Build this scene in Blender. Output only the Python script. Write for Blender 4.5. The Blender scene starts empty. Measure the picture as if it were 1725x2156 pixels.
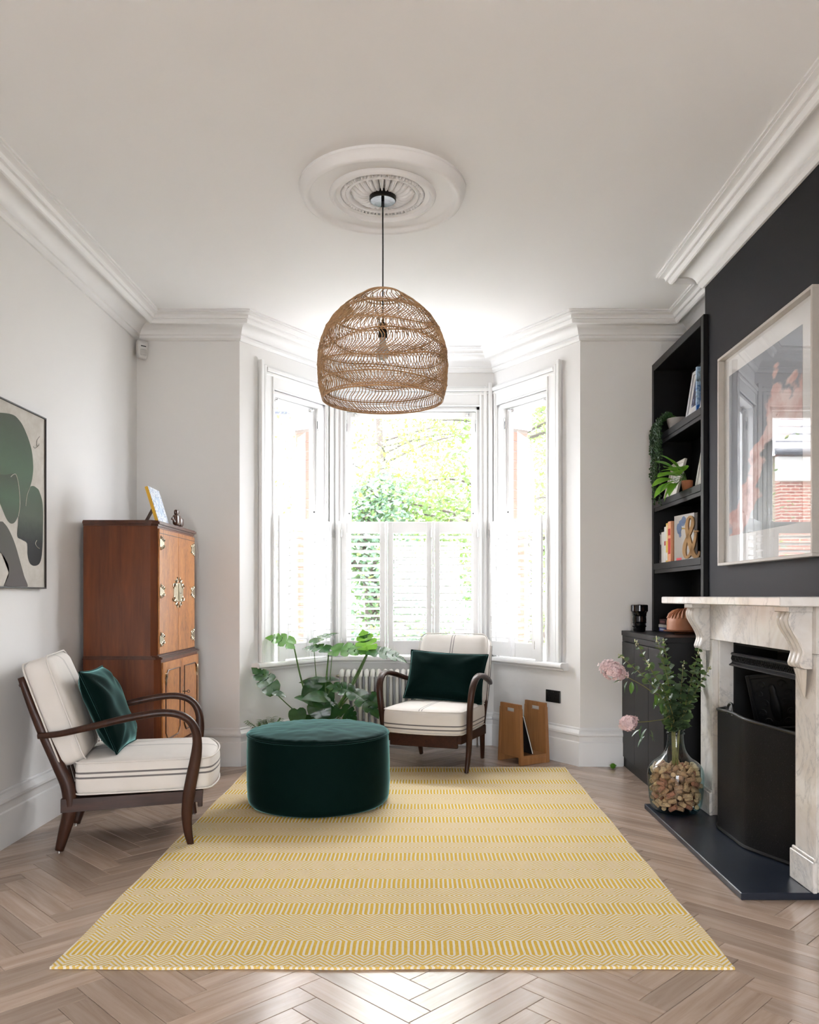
import bpy, bmesh, math, random
from mathutils import Vector, Matrix, noise as mnoise

sc = bpy.context.scene
COL = sc.collection
PI = math.pi

# ---------------------------------------------------------------- camera
FPX, VPX, VPY, EYE = 1725.0, 885.0, 1256.0, 1.15      # focal length in pixels, vanishing point, eye height
cam_d = bpy.data.cameras.new('camera')
cam = bpy.data.objects.new('camera', cam_d)
COL.objects.link(cam)
cam.location = (0, 0, EYE)
cam.rotation_euler = (PI / 2, 0, 0)
cam_d.sensor_fit = 'HORIZONTAL'
cam_d.sensor_width = 36.0
cam_d.lens = 36.0 * FPX / 1725.0
cam_d.shift_x = -(VPX - 862.5) / 1725.0
cam_d.shift_y = (VPY - 1078.0) / 1725.0
cam_d.clip_start = 0.05
cam_d.clip_end = 300
sc.camera = cam

# ---------------------------------------------------------------- sky, exposure
w = bpy.data.worlds.new('overcast_sky')
sc.world = w
w.use_nodes = True
nt = w.node_tree
nt.nodes.clear()
wo = nt.nodes.new('ShaderNodeOutputWorld')
bg = nt.nodes.new('ShaderNodeBackground')
tc = nt.nodes.new('ShaderNodeTexCoord')
sx = nt.nodes.new('ShaderNodeSeparateXYZ')
rp = nt.nodes.new('ShaderNodeValToRGB')
rp.color_ramp.elements[0].position = 0.0
rp.color_ramp.elements[0].color = (0.36, 0.38, 0.41, 1)   # overcast sky: a third as bright at the horizon as overhead
rp.color_ramp.elements[1].position = 1.0
rp.color_ramp.elements[1].color = (1.0, 1.0, 1.0, 1)
nt.links.new(tc.outputs['Generated'], sx.inputs[0])
nt.links.new(sx.outputs['Z'], rp.inputs[0])
nt.links.new(rp.outputs[0], bg.inputs['Color'])
bg.inputs['Strength'].default_value = 22.0
nt.links.new(bg.outputs[0], wo.inputs[0])

vs = sc.view_settings
vs.view_transform = 'Standard'
vs.look = 'None'
vs.gamma = 1.0
vs.use_curve_mapping = False
vs.exposure = 0.95
cy = sc.cycles
cy.max_bounces = 6
cy.diffuse_bounces = 4
cy.glossy_bounces = 3
cy.transmission_bounces = 4
cy.transparent_max_bounces = 12
cy.adaptive_threshold = .12
cy.adaptive_min_samples = 16
cy.caustics_reflective = False
cy.caustics_refractive = False
cy.sample_clamp_indirect = 10.0


def sky_portal(loc, rot, sx_, sy_):
    # guides the renderer's sky sampling through an opening; gives no light of its own
    l = bpy.data.lights.new('sky_portal', 'AREA')
    l.shape = 'RECTANGLE'
    l.size, l.size_y = sx_, sy_
    l.cycles.is_portal = True
    o = bpy.data.objects.new('sky_portal', l)
    COL.objects.link(o)
    o.location = loc
    o.rotation_euler = rot
    return o


# ---------------------------------------------------------------- helpers
def px(x, y, Y):
    """the point of the room at depth Y seen at pixel x, y of the 1725 x 2156 photograph"""
    return Vector(((x - VPX) * Y / FPX, Y, EYE - (y - VPY) * Y / FPX))


def lin(c):
    c = c / 255.0
    return c / 12.92 if c <= 0.04045 else ((c + 0.055) / 1.055) ** 2.4


def rgb(r, g, b):
    return (lin(r), lin(g), lin(b), 1.0)


def catmull(pts, n=6, closed=False):
    P = [Vector(p) for p in pts]
    out = []
    m = len(P)
    rng = range(m if closed else m - 1)
    for i in rng:
        p1, p2 = P[i], P[(i + 1) % m]
        if closed:
            p0, p3 = P[(i - 1) % m], P[(i + 2) % m]
        else:
            p0 = P[i - 1] if i > 0 else p1 * 2 - p2
            p3 = P[i + 2] if i + 2 < m else p2 * 2 - p1
        for k in range(n):
            t = k / n
            out.append(0.5 * ((2 * p1) + (p2 - p0) * t + (2 * p0 - 5 * p1 + 4 * p2 - p3) * t * t + (3 * p1 - p0 - 3 * p2 + p3) * t ** 3))
    if not closed:
        out.append(P[-1].copy())
    return out


def lerp_list(vals, n):
    """resample a list of numbers to n entries"""
    m = len(vals)
    out = []
    for i in range(n):
        t = i / (n - 1) * (m - 1) if n > 1 else 0
        k = min(int(t), m - 2)
        out.append(vals[k] + (vals[k + 1] - vals[k]) * (t - k))
    return out


class MB:
    """collects vertices and faces, then links them as ONE mesh object"""

    def __init__(self):
        self.v = []
        self.f = []

    def add(self, verts, faces):
        o = len(self.v)
        self.v += [Vector(p) for p in verts]
        self.f += [tuple(i + o for i in f) for f in faces]
        return self

    def box(self, x0, x1, y0, y1, z0, z1, b=0.0):
        if b > 0:
            b = min(b, (x1 - x0) * .45, (y1 - y0) * .45, (z1 - z0) * .45)
            bm = bmesh.new()
            bmesh.ops.create_cube(bm, size=1)
            for q in bm.verts:
                q.co = Vector((x0 + (q.co.x + .5) * (x1 - x0), y0 + (q.co.y + .5) * (y1 - y0), z0 + (q.co.z + .5) * (z1 - z0)))
            bmesh.ops.bevel(bm, geom=bm.edges[:], offset=b, segments=1, affect='EDGES', profile=.5)
            bm.verts.index_update()
            self.add([q.co for q in bm.verts], [[q.index for q in f.verts] for f in bm.faces])
            bm.free()
            return self
        self.add([(x0, y0, z0), (x1, y0, z0), (x1, y1, z0), (x0, y1, z0), (x0, y0, z1), (x1, y0, z1), (x1, y1, z1), (x0, y1, z1)],
                 [(3, 2, 1, 0), (4, 5, 6, 7), (0, 1, 5, 4), (1, 2, 6, 5), (2, 3, 7, 6), (3, 0, 4, 7)])
        return self

    def prism(self, poly, lo, hi):
        """bottom ring poly at lo(p), top ring at hi(p): callables from 2D to 3D"""
        n = len(poly)
        a = [lo(p) for p in poly]
        c = [hi(p) for p in poly]
        self.add(a + c, [tuple(range(n - 1, -1, -1)), tuple(range(n, 2 * n))] + [(i, (i + 1) % n, n + (i + 1) % n, n + i) for i in range(n)])
        return self

    def tube(self, pts, r, seg=8, flat=None, up=(0, 0, 1), cap=True, closed=False):
        """r: radius or list; flat: second radius (along the side axis) or list; elliptical section"""
        P = [Vector(p) for p in pts]
        n = len(P)
        R = r if isinstance(r, (list, tuple)) else [r] * n
        if len(R) != n:
            R = lerp_list(list(R), n)
        F = R if flat is None else (flat if isinstance(flat, (list, tuple)) else [flat] * n)
        if len(F) != n:
            F = lerp_list(list(F), n)
        up = Vector(up)
        ref = None
        verts = []
        for i in range(n):
            if closed:
                t = P[(i + 1) % n] - P[i - 1]
            else:
                t = P[min(i + 1, n - 1)] - P[max(i - 1, 0)]
            t = t.normalized() if t.length > 1e-9 else Vector((0, 0, 1))
            s = t.cross(up)
            if s.length < 0.05:
                s = ref if ref is not None else t.cross(Vector((1, 0, .01)))
            s = s.normalized()
            if ref is not None and s.dot(ref) < 0 and flat is None:
                s = -s
            ref = s
            q = s.cross(t).normalized()
            for k in range(seg):
                a = 2 * PI * k / seg
                verts.append(P[i] + q * (math.cos(a) * R[i]) + s * (math.sin(a) * F[i]))
        faces = []
        for i in range(n if closed else n - 1):
            j = (i + 1) % n
            for k in range(seg):
                l = (k + 1) % seg
                faces.append((i * seg + k, i * seg + l, j * seg + l, j * seg + k))
        if cap and not closed:
            faces.append(tuple(range(seg - 1, -1, -1)))
            faces.append(tuple((n - 1) * seg + k for k in range(seg)))
        self.add(verts, faces)
        return self

    def lathe(self, prof, seg=32, c=(0, 0, 0), cap=True, a0=0.0, a1=2 * PI):
        """prof: list of (radius, z)"""
        c = Vector(c)
        full = abs(a1 - a0 - 2 * PI) < 1e-6
        m = seg if full else seg + 1
        verts = []
        for (r, z) in prof:
            for k in range(m):
                a = a0 + (a1 - a0) * k / seg
                verts.append(c + Vector((r * math.cos(a), r * math.sin(a), z)))
        faces = []
        for i in range(len(prof) - 1):
            for k in range(seg):
                l = (k + 1) % m
                faces.append((i * m + k, i * m + l, (i + 1) * m + l, (i + 1) * m + k))
        if cap and full:
            faces.append(tuple(range(m - 1, -1, -1)))
            faces.append(tuple((len(prof) - 1) * m + k for k in range(m)))
        self.add(verts, faces)
        return self

    def grid(self, fn, nu, nv):
        verts = [fn(i / nu, j / nv) for j in range(nv + 1) for i in range(nu + 1)]
        faces = [(j * (nu + 1) + i, j * (nu + 1) + i + 1, (j + 1) * (nu + 1) + i + 1, (j + 1) * (nu + 1) + i) for j in range(nv) for i in range(nu)]
        self.add(verts, faces)
        return self

    def softbox(self, sx_, sy_, sz_, r, fn=None, n=10):
        """rounded box centred at the origin; fn moves each vertex"""
        hx, hy, hz = sx_ / 2, sy_ / 2, sz_ / 2
        r = min(r, hx, hy, hz)

        def side(k):
            # more rows near the edges
            return [-1.0] + [-1 + 2 * (0.5 - 0.5 * math.cos(PI * (i / k))) for i in range(1, k)] + [1.0]
        T = side(n)
        faces_axes = [((1, 0, 0), (0, 1, 0), (0, 0, 1)), ((-1, 0, 0), (0, 0, 1), (0, 1, 0)), ((0, 1, 0), (0, 0, 1), (1, 0, 0)),
                      ((0, -1, 0), (1, 0, 0), (0, 0, 1)), ((0, 0, 1), (1, 0, 0), (0, 1, 0)), ((0, 0, -1), (0, 1, 0), (1, 0, 0))]
        for nn, a, b in faces_axes:
            N, A, B = Vector(nn), Vector(a), Vector(b)
            vv = []
            for tb in T:
                for ta in T:
                    p = N + A * ta + B * tb
                    p = Vector((p.x * hx, p.y * hy, p.z * hz))
                    c = Vector((max(-hx + r, min(hx - r, p.x)), max(-hy + r, min(hy - r, p.y)), max(-hz + r, min(hz - r, p.z))))
                    d = p - c
                    if d.length > 1e-9:
                        p = c + d.normalized() * r
                    vv.append(fn(p.copy()) if fn else p)
            k = len(T)
            self.add(vv, [(j * k + i, j * k + i + 1, (j + 1) * k + i + 1, (j + 1) * k + i) for j in range(k - 1) for i in range(k - 1)])
        self.weld = True
        return self

    def xf(self, m):
        self.v = [m @ p for p in self.v]
        return self

    def merge(self, other):
        return self.add(other.v, other.f)

    def mesh(self, name, mat, smooth=False, weld=False, sharp=35):
        me = bpy.data.meshes.new(name)
        me.from_pydata([tuple(p) for p in self.v], [], self.f)
        if weld or getattr(self, 'weld', False):
            bm = bmesh.new()
            bm.from_mesh(me)
            bmesh.ops.remove_doubles(bm, verts=bm.verts, dist=1e-5)
            bmesh.ops.recalc_face_normals(bm, faces=bm.faces)
            bm.to_mesh(me)
            bm.free()
        if mat is not None:
            for m_ in (mat if isinstance(mat, (list, tuple)) else [mat]):
                me.materials.append(m_)
        if smooth:
            me.polygons.foreach_set('use_smooth', [True] * len(me.polygons))
            if sharp:
                me.set_sharp_from_angle(angle=math.radians(sharp))
        me.update()
        return me

    def build(self, name, mat, parent=None, smooth=False, weld=False, sharp=35, world=False):
        """world: vertices were given in world coordinates, parent only has a location"""
        if world and parent is not None:
            off = Vector((0, 0, 0))
            q = parent
            while q is not None:
                off += q.location
                q = q.parent
            self.v = [p - off for p in self.v]
        o = bpy.data.objects.new(name, self.mesh(name, mat, smooth, weld, sharp))
        COL.objects.link(o)
        if parent is not None:
            o.parent = parent
        return o


def obj_from(me, name, parent=None, loc=None, rot=None, scale=None):
    o = bpy.data.objects.new(name, me)
    COL.objects.link(o)
    if parent is not None:
        o.parent = parent
    if loc is not None:
        o.location = loc
    if rot is not None:
        o.rotation_euler = rot
    if scale is not None:
        o.scale = scale
    return o


def tag(o, label, cat=None, group=None, kind=None):
    o['label'] = label
    if cat:
        o['category'] = cat
    if group:
        o['group'] = group
    if kind:
        o['kind'] = kind
    return o


def empty(name, loc=(0, 0, 0), rz=0.0):
    o = bpy.data.objects.new(name, None)
    COL.objects.link(o)
    o.location = loc
    o.rotation_euler = (0, 0, rz)
    o.empty_display_size = .1
    return o


def copy_tree(o, parent=None):
    c = o.copy()
    COL.objects.link(c)
    c.parent = parent
    for ch in list(o.children):
        copy_tree(ch, c)
    return c


# ---------------------------------------------------------------- materials
class NT:
    def __init__(self, name):
        self.m = bpy.data.materials.new(name)
        self.m.use_nodes = True
        self.t = self.m.node_tree
        self.t.nodes.clear()
        self.out = self.t.nodes.new('ShaderNodeOutputMaterial')

    def n(self, typ, **kw):
        x = self.t.nodes.new(typ)
        for k, v in kw.items():
            setattr(x, k, v)
        return x

    def l(self, a, b):
        self.t.links.new(a, b)

    def set(self, sock, v):
        if isinstance(v, bpy.types.NodeSocket):
            self.l(v, sock)
        else:
            sock.default_value = v

    def math(self, op, a, b=None, c=None):
        x = self.n('ShaderNodeMath', operation=op)
        self.set(x.inputs[0], a)
        if b is not None:
            self.set(x.inputs[1], b)
        if c is not None:
            self.set(x.inputs[2], c)
        return x.outputs[0]

    def mix(self, fac, a, b, blend='MIX'):
        x = self.n('ShaderNodeMix', data_type='RGBA', blend_type=blend)
        self.set(x.inputs[0], fac)
        self.set(x.inputs[6], a)
        self.set(x.inputs[7], b)
        return x.outputs[2]

    def coords(self, which='Object', scale=(1, 1, 1), loc=(0, 0, 0), rot=(0, 0, 0)):
        c = self.n('ShaderNodeTexCoord')
        m = self.n('ShaderNodeMapping')
        self.l(c.outputs[which], m.inputs[0])
        m.inputs['Scale'].default_value = scale
        m.inputs['Location'].default_value = loc
        m.inputs['Rotation'].default_value = rot
        return m.outputs[0]

    def noise(self, vec, scale=5, detail=3, rough=.5, dist=0):
        x = self.n('ShaderNodeTexNoise')
        self.l(vec, x.inputs['Vector'])
        x.inputs['Scale'].default_value = scale
        x.inputs['Detail'].default_value = detail
        x.inputs['Roughness'].default_value = rough
        x.inputs['Distortion'].default_value = dist
        return x.outputs[0]

    def ramp(self, fac, stops):
        x = self.n('ShaderNodeValToRGB')
        cr = x.color_ramp
        while len(cr.elements) < len(stops):
            cr.elements.new(.5)
        for e, (p, c) in zip(cr.elements, stops):
            e.position = p
            e.color = c
        self.l(fac, x.inputs[0])
        return x.outputs[0]

    def bsdf(self, color, rough=.5, metal=0.0, bump=None, bump_str=.2, bump_dist=.002, sheen=0, coat=0, spec=.5, trans=0, ior=1.5, sss=0):
        p = self.n('ShaderNodeBsdfPrincipled')
        self.set(p.inputs['Base Color'], color)
        self.set(p.inputs['Roughness'], rough)
        p.inputs['Metallic'].default_value = metal
        p.inputs['IOR'].default_value = ior
        p.inputs['Specular IOR Level'].default_value = spec
        if sheen:
            p.inputs['Sheen Weight'].default_value = sheen
            p.inputs['Sheen Roughness'].default_value = .4
        if coat:
            p.inputs['Coat Weight'].default_value = coat
            p.inputs['Coat Roughness'].default_value = .12
        if trans:
            p.inputs['Transmission Weight'].default_value = trans
        if bump is not None:
            b = self.n('ShaderNodeBump')
            b.inputs['Strength'].default_value = bump_str
            b.inputs['Distance'].default_value = bump_dist
            self.l(bump, b.inputs['Height'])
            self.l(b.outputs[0], p.inputs['Normal'])
        self.p = p
        self.l(p.outputs[0], self.out.inputs[0])
        return self.m


def plain(name, col, rough=.5, metal=0.0, scale=40, amount=.06, bump=.05, **kw):
    """paint / plastic / metal: a faint noise in the tone and in the surface"""
    t = NT(name)
    v = t.coords()
    n1 = t.noise(v, scale, 3)
    dark = tuple(c * (1 - amount) for c in col[:3]) + (1,)
    lite = tuple(min(1, c * (1 + amount)) for c in col[:3]) + (1,)
    c = t.mix(n1, dark, lite)
    return t.bsdf(c, rough, metal, bump=n1 if bump else None, bump_str=bump, **kw)


def wood(name, c1, c2, rough=.4, grain=(3, 40, 40), coat=0, fleck=0.35, spec=.5):
    """grain runs along local axis with the small number in 'grain'"""
    t = NT(name)
    v = t.coords(scale=grain)
    n1 = t.noise(v, 1.0, 5, .6, .6)
    v2 = t.coords(scale=tuple(g * 3.3 for g in grain))
    n2 = t.noise(v2, 1.0, 3, .6)
    f = t.math('ADD', t.math('MULTIPLY', n1, 1 - fleck), t.math('MULTIPLY', n2, fleck))
    c = t.ramp(f, [(.30, c1), (.70, c2)])
    return t.bsdf(c, rough, bump=f, bump_str=.06, coat=coat, spec=spec)


def velvet(name, col, tip):
    t = NT(name)
    v = t.coords()
    n1 = t.noise(v, 9, 4, .6, 1.2)
    n2 = t.noise(v, 260, 2)
    lw = t.n('ShaderNodeLayerWeight')
    lw.inputs[0].default_value = .35
    f = t.math('MULTIPLY', t.math('ADD', lw.outputs['Facing'], t.math('MULTIPLY', t.math('SUBTRACT', n1, .5), .35)), .6)
    c = t.mix(t.math('MULTIPLY', n1, .8), col, tuple(x * 1.5 for x in col[:3]) + (1,))
    return t.bsdf(c, .85, bump=n2, bump_str=.15, bump_dist=.001, sheen=.0, spec=.15) if tip is None else _velvet_tip(t, c, n2, tip)


def _velvet_tip(t, c, n2, tip):
    m = t.bsdf(c, .8, bump=n2, bump_str=.12, bump_dist=.001, sheen=.62, spec=.05)
    t.p.inputs['Sheen Tint'].default_value = tip
    t.p.inputs['Sheen Roughness'].default_value = .27
    return m


def glass_pane(name, tint=(1, 1, 1, 1), rough=0.0):
    t = NT(name)
    tr = t.n('ShaderNodeBsdfTransparent')
    tr.inputs[0].default_value = tint
    gl = t.n('ShaderNodeBsdfGlossy')
    gl.inputs['Roughness'].default_value = rough
    fr = t.n('ShaderNodeFresnel')
    fr.inputs[0].default_value = 1.5
    ge = t.n('ShaderNodeNewGeometry')
    front = t.math('SUBTRACT', 1.0, ge.outputs['Backfacing'])
    f = t.math('MULTIPLY', t.math('MULTIPLY', fr.outputs[0], front), 1.5)
    mx = t.n('ShaderNodeMixShader')
    t.l(f, mx.inputs[0])
    t.l(tr.outputs[0], mx.inputs[1])
    t.l(gl.outputs[0], mx.inputs[2])
    t.l(mx.outputs[0], t.out.inputs[0])
    return t.m


def leaf_mat(name, c1, c2, rough=.35, trans=.35, scale=14):
    t = NT(name)
    v = t.coords()
    n1 = t.noise(v, scale, 3)
    oi = t.n('ShaderNodeObjectInfo')
    f = t.math('ADD', t.math('MULTIPLY', n1, .6), t.math('MULTIPLY', oi.outputs['Random'], .4))
    c = t.ramp(f, [(.25, c1), (.75, c2)])
    m = t.bsdf(c, rough, bump=n1, bump_str=.08)
    tl = t.n('ShaderNodeBsdfTranslucent')
    t.l(t.mix(.45, c, (.45, .75, .08, 1)), tl.inputs[0])
    mx = t.n('ShaderNodeMixShader')
    mx.inputs[0].default_value = trans
    t.l(t.p.outputs[0], mx.inputs[1])
    t.l(tl.outputs[0], mx.inputs[2])
    t.l(mx.outputs[0], t.out.inputs[0])
    return t.m


WALL = plain('wall_paint_warm_white', (.825, .815, .80, 1), .75, scale=3, amount=.015, bump=0, spec=.3)
WHITE = plain('white_woodwork_paint', (.85, .85, .845, 1), .42, scale=6, amount=.01, bump=0)
CEIL = plain('ceiling_paint', (.885, .885, .885, 1), .8, scale=3, amount=.01, bump=0, spec=.3)
BLACKWALL = plain('charcoal_wall_paint', (.0050, .0056, .0085, 1), .52, scale=5, amount=.05, bump=.02, spec=.2)
BLACKWOOD = plain('black_cabinet_paint', (.0050, .0046, .0050, 1), .42, scale=9, amount=.05, bump=.02, spec=.3)
IRON = plain('black_cast_iron', (.003, .003, .0036, 1), .45, scale=60, amount=.2, bump=.15, spec=.28)
BLACKMETAL = plain('black_metal', (.004, .004, .004, 1), .35, scale=50)
DARKWOOD = wood('dark_stained_beech', (.016, .0055, .003, 1), (.060, .020, .009, 1), .42, (30, 30, 4), coat=.05, spec=.3)
DARKWOOD_H = wood('dark_stained_beech_rails', (.016, .0055, .003, 1), (.060, .020, .009, 1), .42, (4, 30, 30), coat=.05, spec=.3)
MAHOG = wood('mahogany_side', (.070, .016, .0045, 1), (.19, .050, .013, 1), .36, (18, 18, 1.6), coat=.2)
MAHOGD = wood('dark_mahogany_moulding', (.045, .014, .007, 1), (.11, .034, .014, 1), .32, (18, 3, 18), coat=.4)
OAK = wood('oak_veneer', (.27, .115, .04, 1), (.42, .20, .075, 1), .45, (26, 26, 2))
BRASS = plain('pale_brass', (.42, .37, .27, 1), .35, 1.0, scale=90, amount=.3, bump=.2)
CHROME = plain('polished_metal', (.6, .6, .6, 1), .2, 1.0, scale=50)
RATTAN = wood('rattan', (.40, .22, .10, 1), (.64, .40, .21, 1), .55, (40, 40, 40))
GREENV = velvet('green_velvet', (.0013, .0078, .0066, 1), (.42, .88, .84, 1))
GLASS = glass_pane('window_glass')
PAPER = plain('white_paper', (.80, .79, .77, 1), .8, scale=80, amount=.03)


def burl():
    t = NT('burr_walnut_veneer')
    v = t.coords(scale=(1, 1, .45))
    n1 = t.noise(v, 22, 6, .65, 2.2)
    n2 = t.noise(t.coords(scale=(6, 6, 1)), 1.6, 3, .5, .8)
    f = t.math('ADD', t.math('MULTIPLY', n1, .6), t.math('MULTIPLY', n2, .4))
    c = t.ramp(f, [(.30, (.19, .055, .012, 1)), (.50, (.46, .175, .042, 1)), (.72, (.66, .29, .08, 1))])
    return t.bsdf(c, .28, bump=n1, bump_str=.03, coat=.4)


BURL = burl()


def marble():
    t = NT('veined_marble')
    v = t.coords(scale=(1, 1, 1))
    n0 = t.noise(v, 3.5, 5, .6, 1.0)
    n1 = t.noise(t.coords(scale=(1.2, 1.5, .9), rot=(.5, .2, .3)), 2.6, 8, .68, .9)
    vein = t.math('ABSOLUTE', t.math('SUBTRACT', n1, .5))
    vf = t.ramp(vein, [(0.0, (1, 1, 1, 1)), (.010, (0.3, .3, .3, 1)), (.045, (0, 0, 0, 1))])
    base = t.ramp(n0, [(.3, (.66, .60, .53, 1)), (.6, (.80, .78, .75, 1))])
    c = t.mix(t.math('MULTIPLY', vf, .5), base, (.30, .30, .31, 1))
    return t.bsdf(c, .22, coat=.2)


MARBLE = marble()


def linen(name, side=None, top=None, axis_side='Z', axis_top='Y'):
    """off-white ticking; side / top: positions of the woven dark stripes"""
    t = NT(name)
    v = t.coords()
    n2 = t.noise(t.coords(scale=(1, 1, 1)), 420, 2)
    n1 = t.noise(v, 8, 3)
    c = t.mix(n1, (.70, .655, .60, 1), (.79, .75, .71, 1))
    cc = t.n('ShaderNodeTexCoord')
    s = t.n('ShaderNodeSeparateXYZ')
    t.l(cc.outputs['Object'], s.inputs[0])
    ge = t.n('ShaderNodeSeparateXYZ')
    t.l(cc.outputs['Normal'], ge.inputs[0])

    def stripes(axis, pos, hw=.0042):
        f = None
        for q in pos:
            d = t.math('LESS_THAN', t.math('ABSOLUTE', t.math('SUBTRACT', s.outputs[axis], q)), hw)
            f = d if f is None else t.math('MAXIMUM', f, d)
        return f
    up = t.math('GREATER_THAN', t.math('ABSOLUTE', ge.outputs['Z']), .75)
    if side:
        f = t.math('MULTIPLY', stripes(axis_side, side), t.math('SUBTRACT', 1.0, up))
        c = t.mix(t.math('MULTIPLY', f, .8), c, (.05, .04, .045, 1))
    if top:
        f = stripes(axis_top, top, .0032)
        if side:
            f = t.math('MULTIPLY', f, up)
        c = t.mix(t.math('MULTIPLY', f, .65), c, (.08, .07, .08, 1))
    return t.bsdf(c, .9, bump=n2, bump_str=.25, bump_dist=.001, sheen=.15, spec=.2)


def plank_mat(name, per_island):
    t = NT(name)
    cc = t.n('ShaderNodeTexCoord')
    if per_island:
        g = t.n('ShaderNodeNewGeometry')
        rnd = g.outputs['Random Per Island']
    else:
        g = t.n('ShaderNodeObjectInfo')
        rnd = g.outputs['Random']
    off = t.n('ShaderNodeVectorMath', operation='ADD')
    cmb = t.n('ShaderNodeCombineXYZ')
    t.l(t.math('MULTIPLY', rnd, 37.0), cmb.inputs[0])
    t.l(t.math('MULTIPLY', rnd, 91.0), cmb.inputs[1])
    mp = t.n('ShaderNodeMapping')
    mp.inputs['Scale'].default_value = (2.2, 30, 30)
    if per_island:
        mp.inputs['Rotation'].default_value = (0, 0, PI / 4)
    t.l(cc.outputs['Object'], off.inputs[0])
    t.l(cmb.outputs[0], off.inputs[1])
    t.l(off.outputs[0], mp.inputs[0])
    n1 = t.noise(mp.outputs[0], 1.0, 6, .62, .5)
    n2 = t.noise(mp.outputs[0], 5.0, 3, .6)
    c = t.ramp(n1, [(.25, (.36, .255, .19, 1)), (.5, (.48, .365, .29, 1)), (.75, (.58, .46, .38, 1))])
    c = t.mix(t.math('MULTIPLY', n2, .25), c, (.30, .20, .14, 1))
    tone = t.math('ADD', .80, t.math('MULTIPLY', rnd, .34))
    tn = t.n('ShaderNodeCombineColor')
    for k in range(3):
        t.l(tone, tn.inputs[k])
    c = t.mix(1.0, c, tn.outputs[0], 'MULTIPLY')
    r = t.math('ADD', .16, t.math('MULTIPLY', n2, .14))
    return t.bsdf(c, r, bump=n1, bump_str=.05, spec=.5)


PLANK = plank_mat('oak_parquet', False)
PLANK_I = plank_mat('oak_parquet_rest', True)
JOINT = plain('parquet_joint', (.10, .075, .06, 1), .9)


def rug_mat():
    t = NT('yellow_woven_rug')
    cc = t.n('ShaderNodeTexCoord')
    s = t.n('ShaderNodeSeparateXYZ')
    t.l(cc.outputs['Object'], s.inputs[0])
    wob = t.math('MULTIPLY', t.math('SUBTRACT', t.noise(cc.outputs['Object'], 9, 2), .5), .006)
    X = t.math('ADD', s.outputs['X'], wob)
    Y = t.math('ADD', s.outputs['Y'], wob)
    p, per = .0930, .597
    u = t.math('MODULO', t.math('ADD', X, 20 * p + .186), p)              # 0..p, oval centre at 0
    a = t.math('MINIMUM', u, t.math('SUBTRACT', p, u))                     # distance to the nearest oval axis
    tt = t.math('MODULO', t.math('ADD', Y, 4.0025 - 2.663 + 4 * per), per)
    d1 = t.math('MINIMUM', tt, t.math('SUBTRACT', per, tt))
    d2 = t.math('ABSOLUTE', t.math('SUBTRACT', tt, .334))
    d = t.math('MAXIMUM', t.math('SUBTRACT', t.math('MINIMUM', d1, d2), .052), 0.0)
    m = t.math('ADD', a, t.math('MULTIPLY', d, .98))
    st = t.math('COSINE', t.math('MULTIPLY', m, 2 * PI / .0186))
    yf = t.math('GREATER_THAN', st, -.30)
    inside = t.math('LESS_THAN', d, .0015)
    thr = t.math('SUBTRACT', -.25, t.math('MULTIPLY', t.math('SUBTRACT', 1.0, inside), -.25))
    yf = t.math('GREATER_THAN', st, thr)
    yarn = t.noise(t.coords(scale=(260, 90, 90)), 1.0, 2)
    yel = t.mix(yarn, (.62, .39, .05, 1), (.82, .56, .12, 1))
    yel = t.mix(t.math('MULTIPLY', t.math('SUBTRACT', 1.0, inside), .5), yel, (.70, .50, .17, 1))
    cre = t.mix(yarn, (.74, .67, .54, 1), (.85, .80, .71, 1))
    c = t.mix(yf, cre, yel)
    spk = t.math('GREATER_THAN', t.noise(cc.outputs['Object'], 130, 1), .80)
    c = t.mix(t.math('MULTIPLY', spk, .5), c, (.22, .13, .03, 1))
    hgt = t.math('ADD', t.math('MULTIPLY', st, .5), t.math('MULTIPLY', t.math('SINE', t.math('MULTIPLY', s.outputs['Y'], 2 * PI / .006)), .35))
    return t.bsdf(c, .95, bump=hgt, bump_str=.35, bump_dist=.0015, spec=.1)


RUG = rug_mat()

# ================================================================ the room
XL, XR, XBR, XS = -1.926, 1.84, 1.60, 1.574        # left wall, right wall, chimney breast, bookcase front
YB, YBAY, YREAR, ZC = 5.565, 6.355, -2.6, 3.03      # flank walls, bay window wall, wall behind the camera, ceiling
BAY = [Vector((-1.227, YB)), Vector((-.71, YBAY)), Vector((.57, YBAY)), Vector((1.087, YB))]
BR0, BR1 = 2.86, 4.60                               # chimney breast from / to
TAN = math.tan(math.radians(56.8) / 2)


def facet(i):
    a, b = BAY[i], BAY[i + 1]
    d = (b - a)
    L = d.length
    return a, L, math.atan2(d.y, d.x)


def fpt(i, u, w_, z):
    a, L, ang = facet(i)
    return Vector((a.x + u * math.cos(ang) - w_ * math.sin(ang), a.y + u * math.sin(ang) + w_ * math.cos(ang), z))


# openings (u0, u1) in the three bay facets
OPEN = [(.32, .89), (.11, 1.17), (.054, .624)]
ZS, ZH = .69, 2.62
for i in range(3):
    a, L, ang = facet(i)
    um = (OPEN[i][0] + OPEN[i][1]) / 2
    sky_portal(fpt(i, um, .16, (ZS + ZH) / 2), (-PI / 2, 0, ang), OPEN[i][1] - OPEN[i][0], ZH - ZS)
REAR = (-.75, .75, 0.0, 2.2)  # unseen opening, put in and sized for sky fill from behind
sky_portal(((REAR[0] + REAR[1]) / 2, YREAR - .1, 1.18), (PI / 2, 0, 0), REAR[1] - REAR[0], REAR[3])


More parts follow.
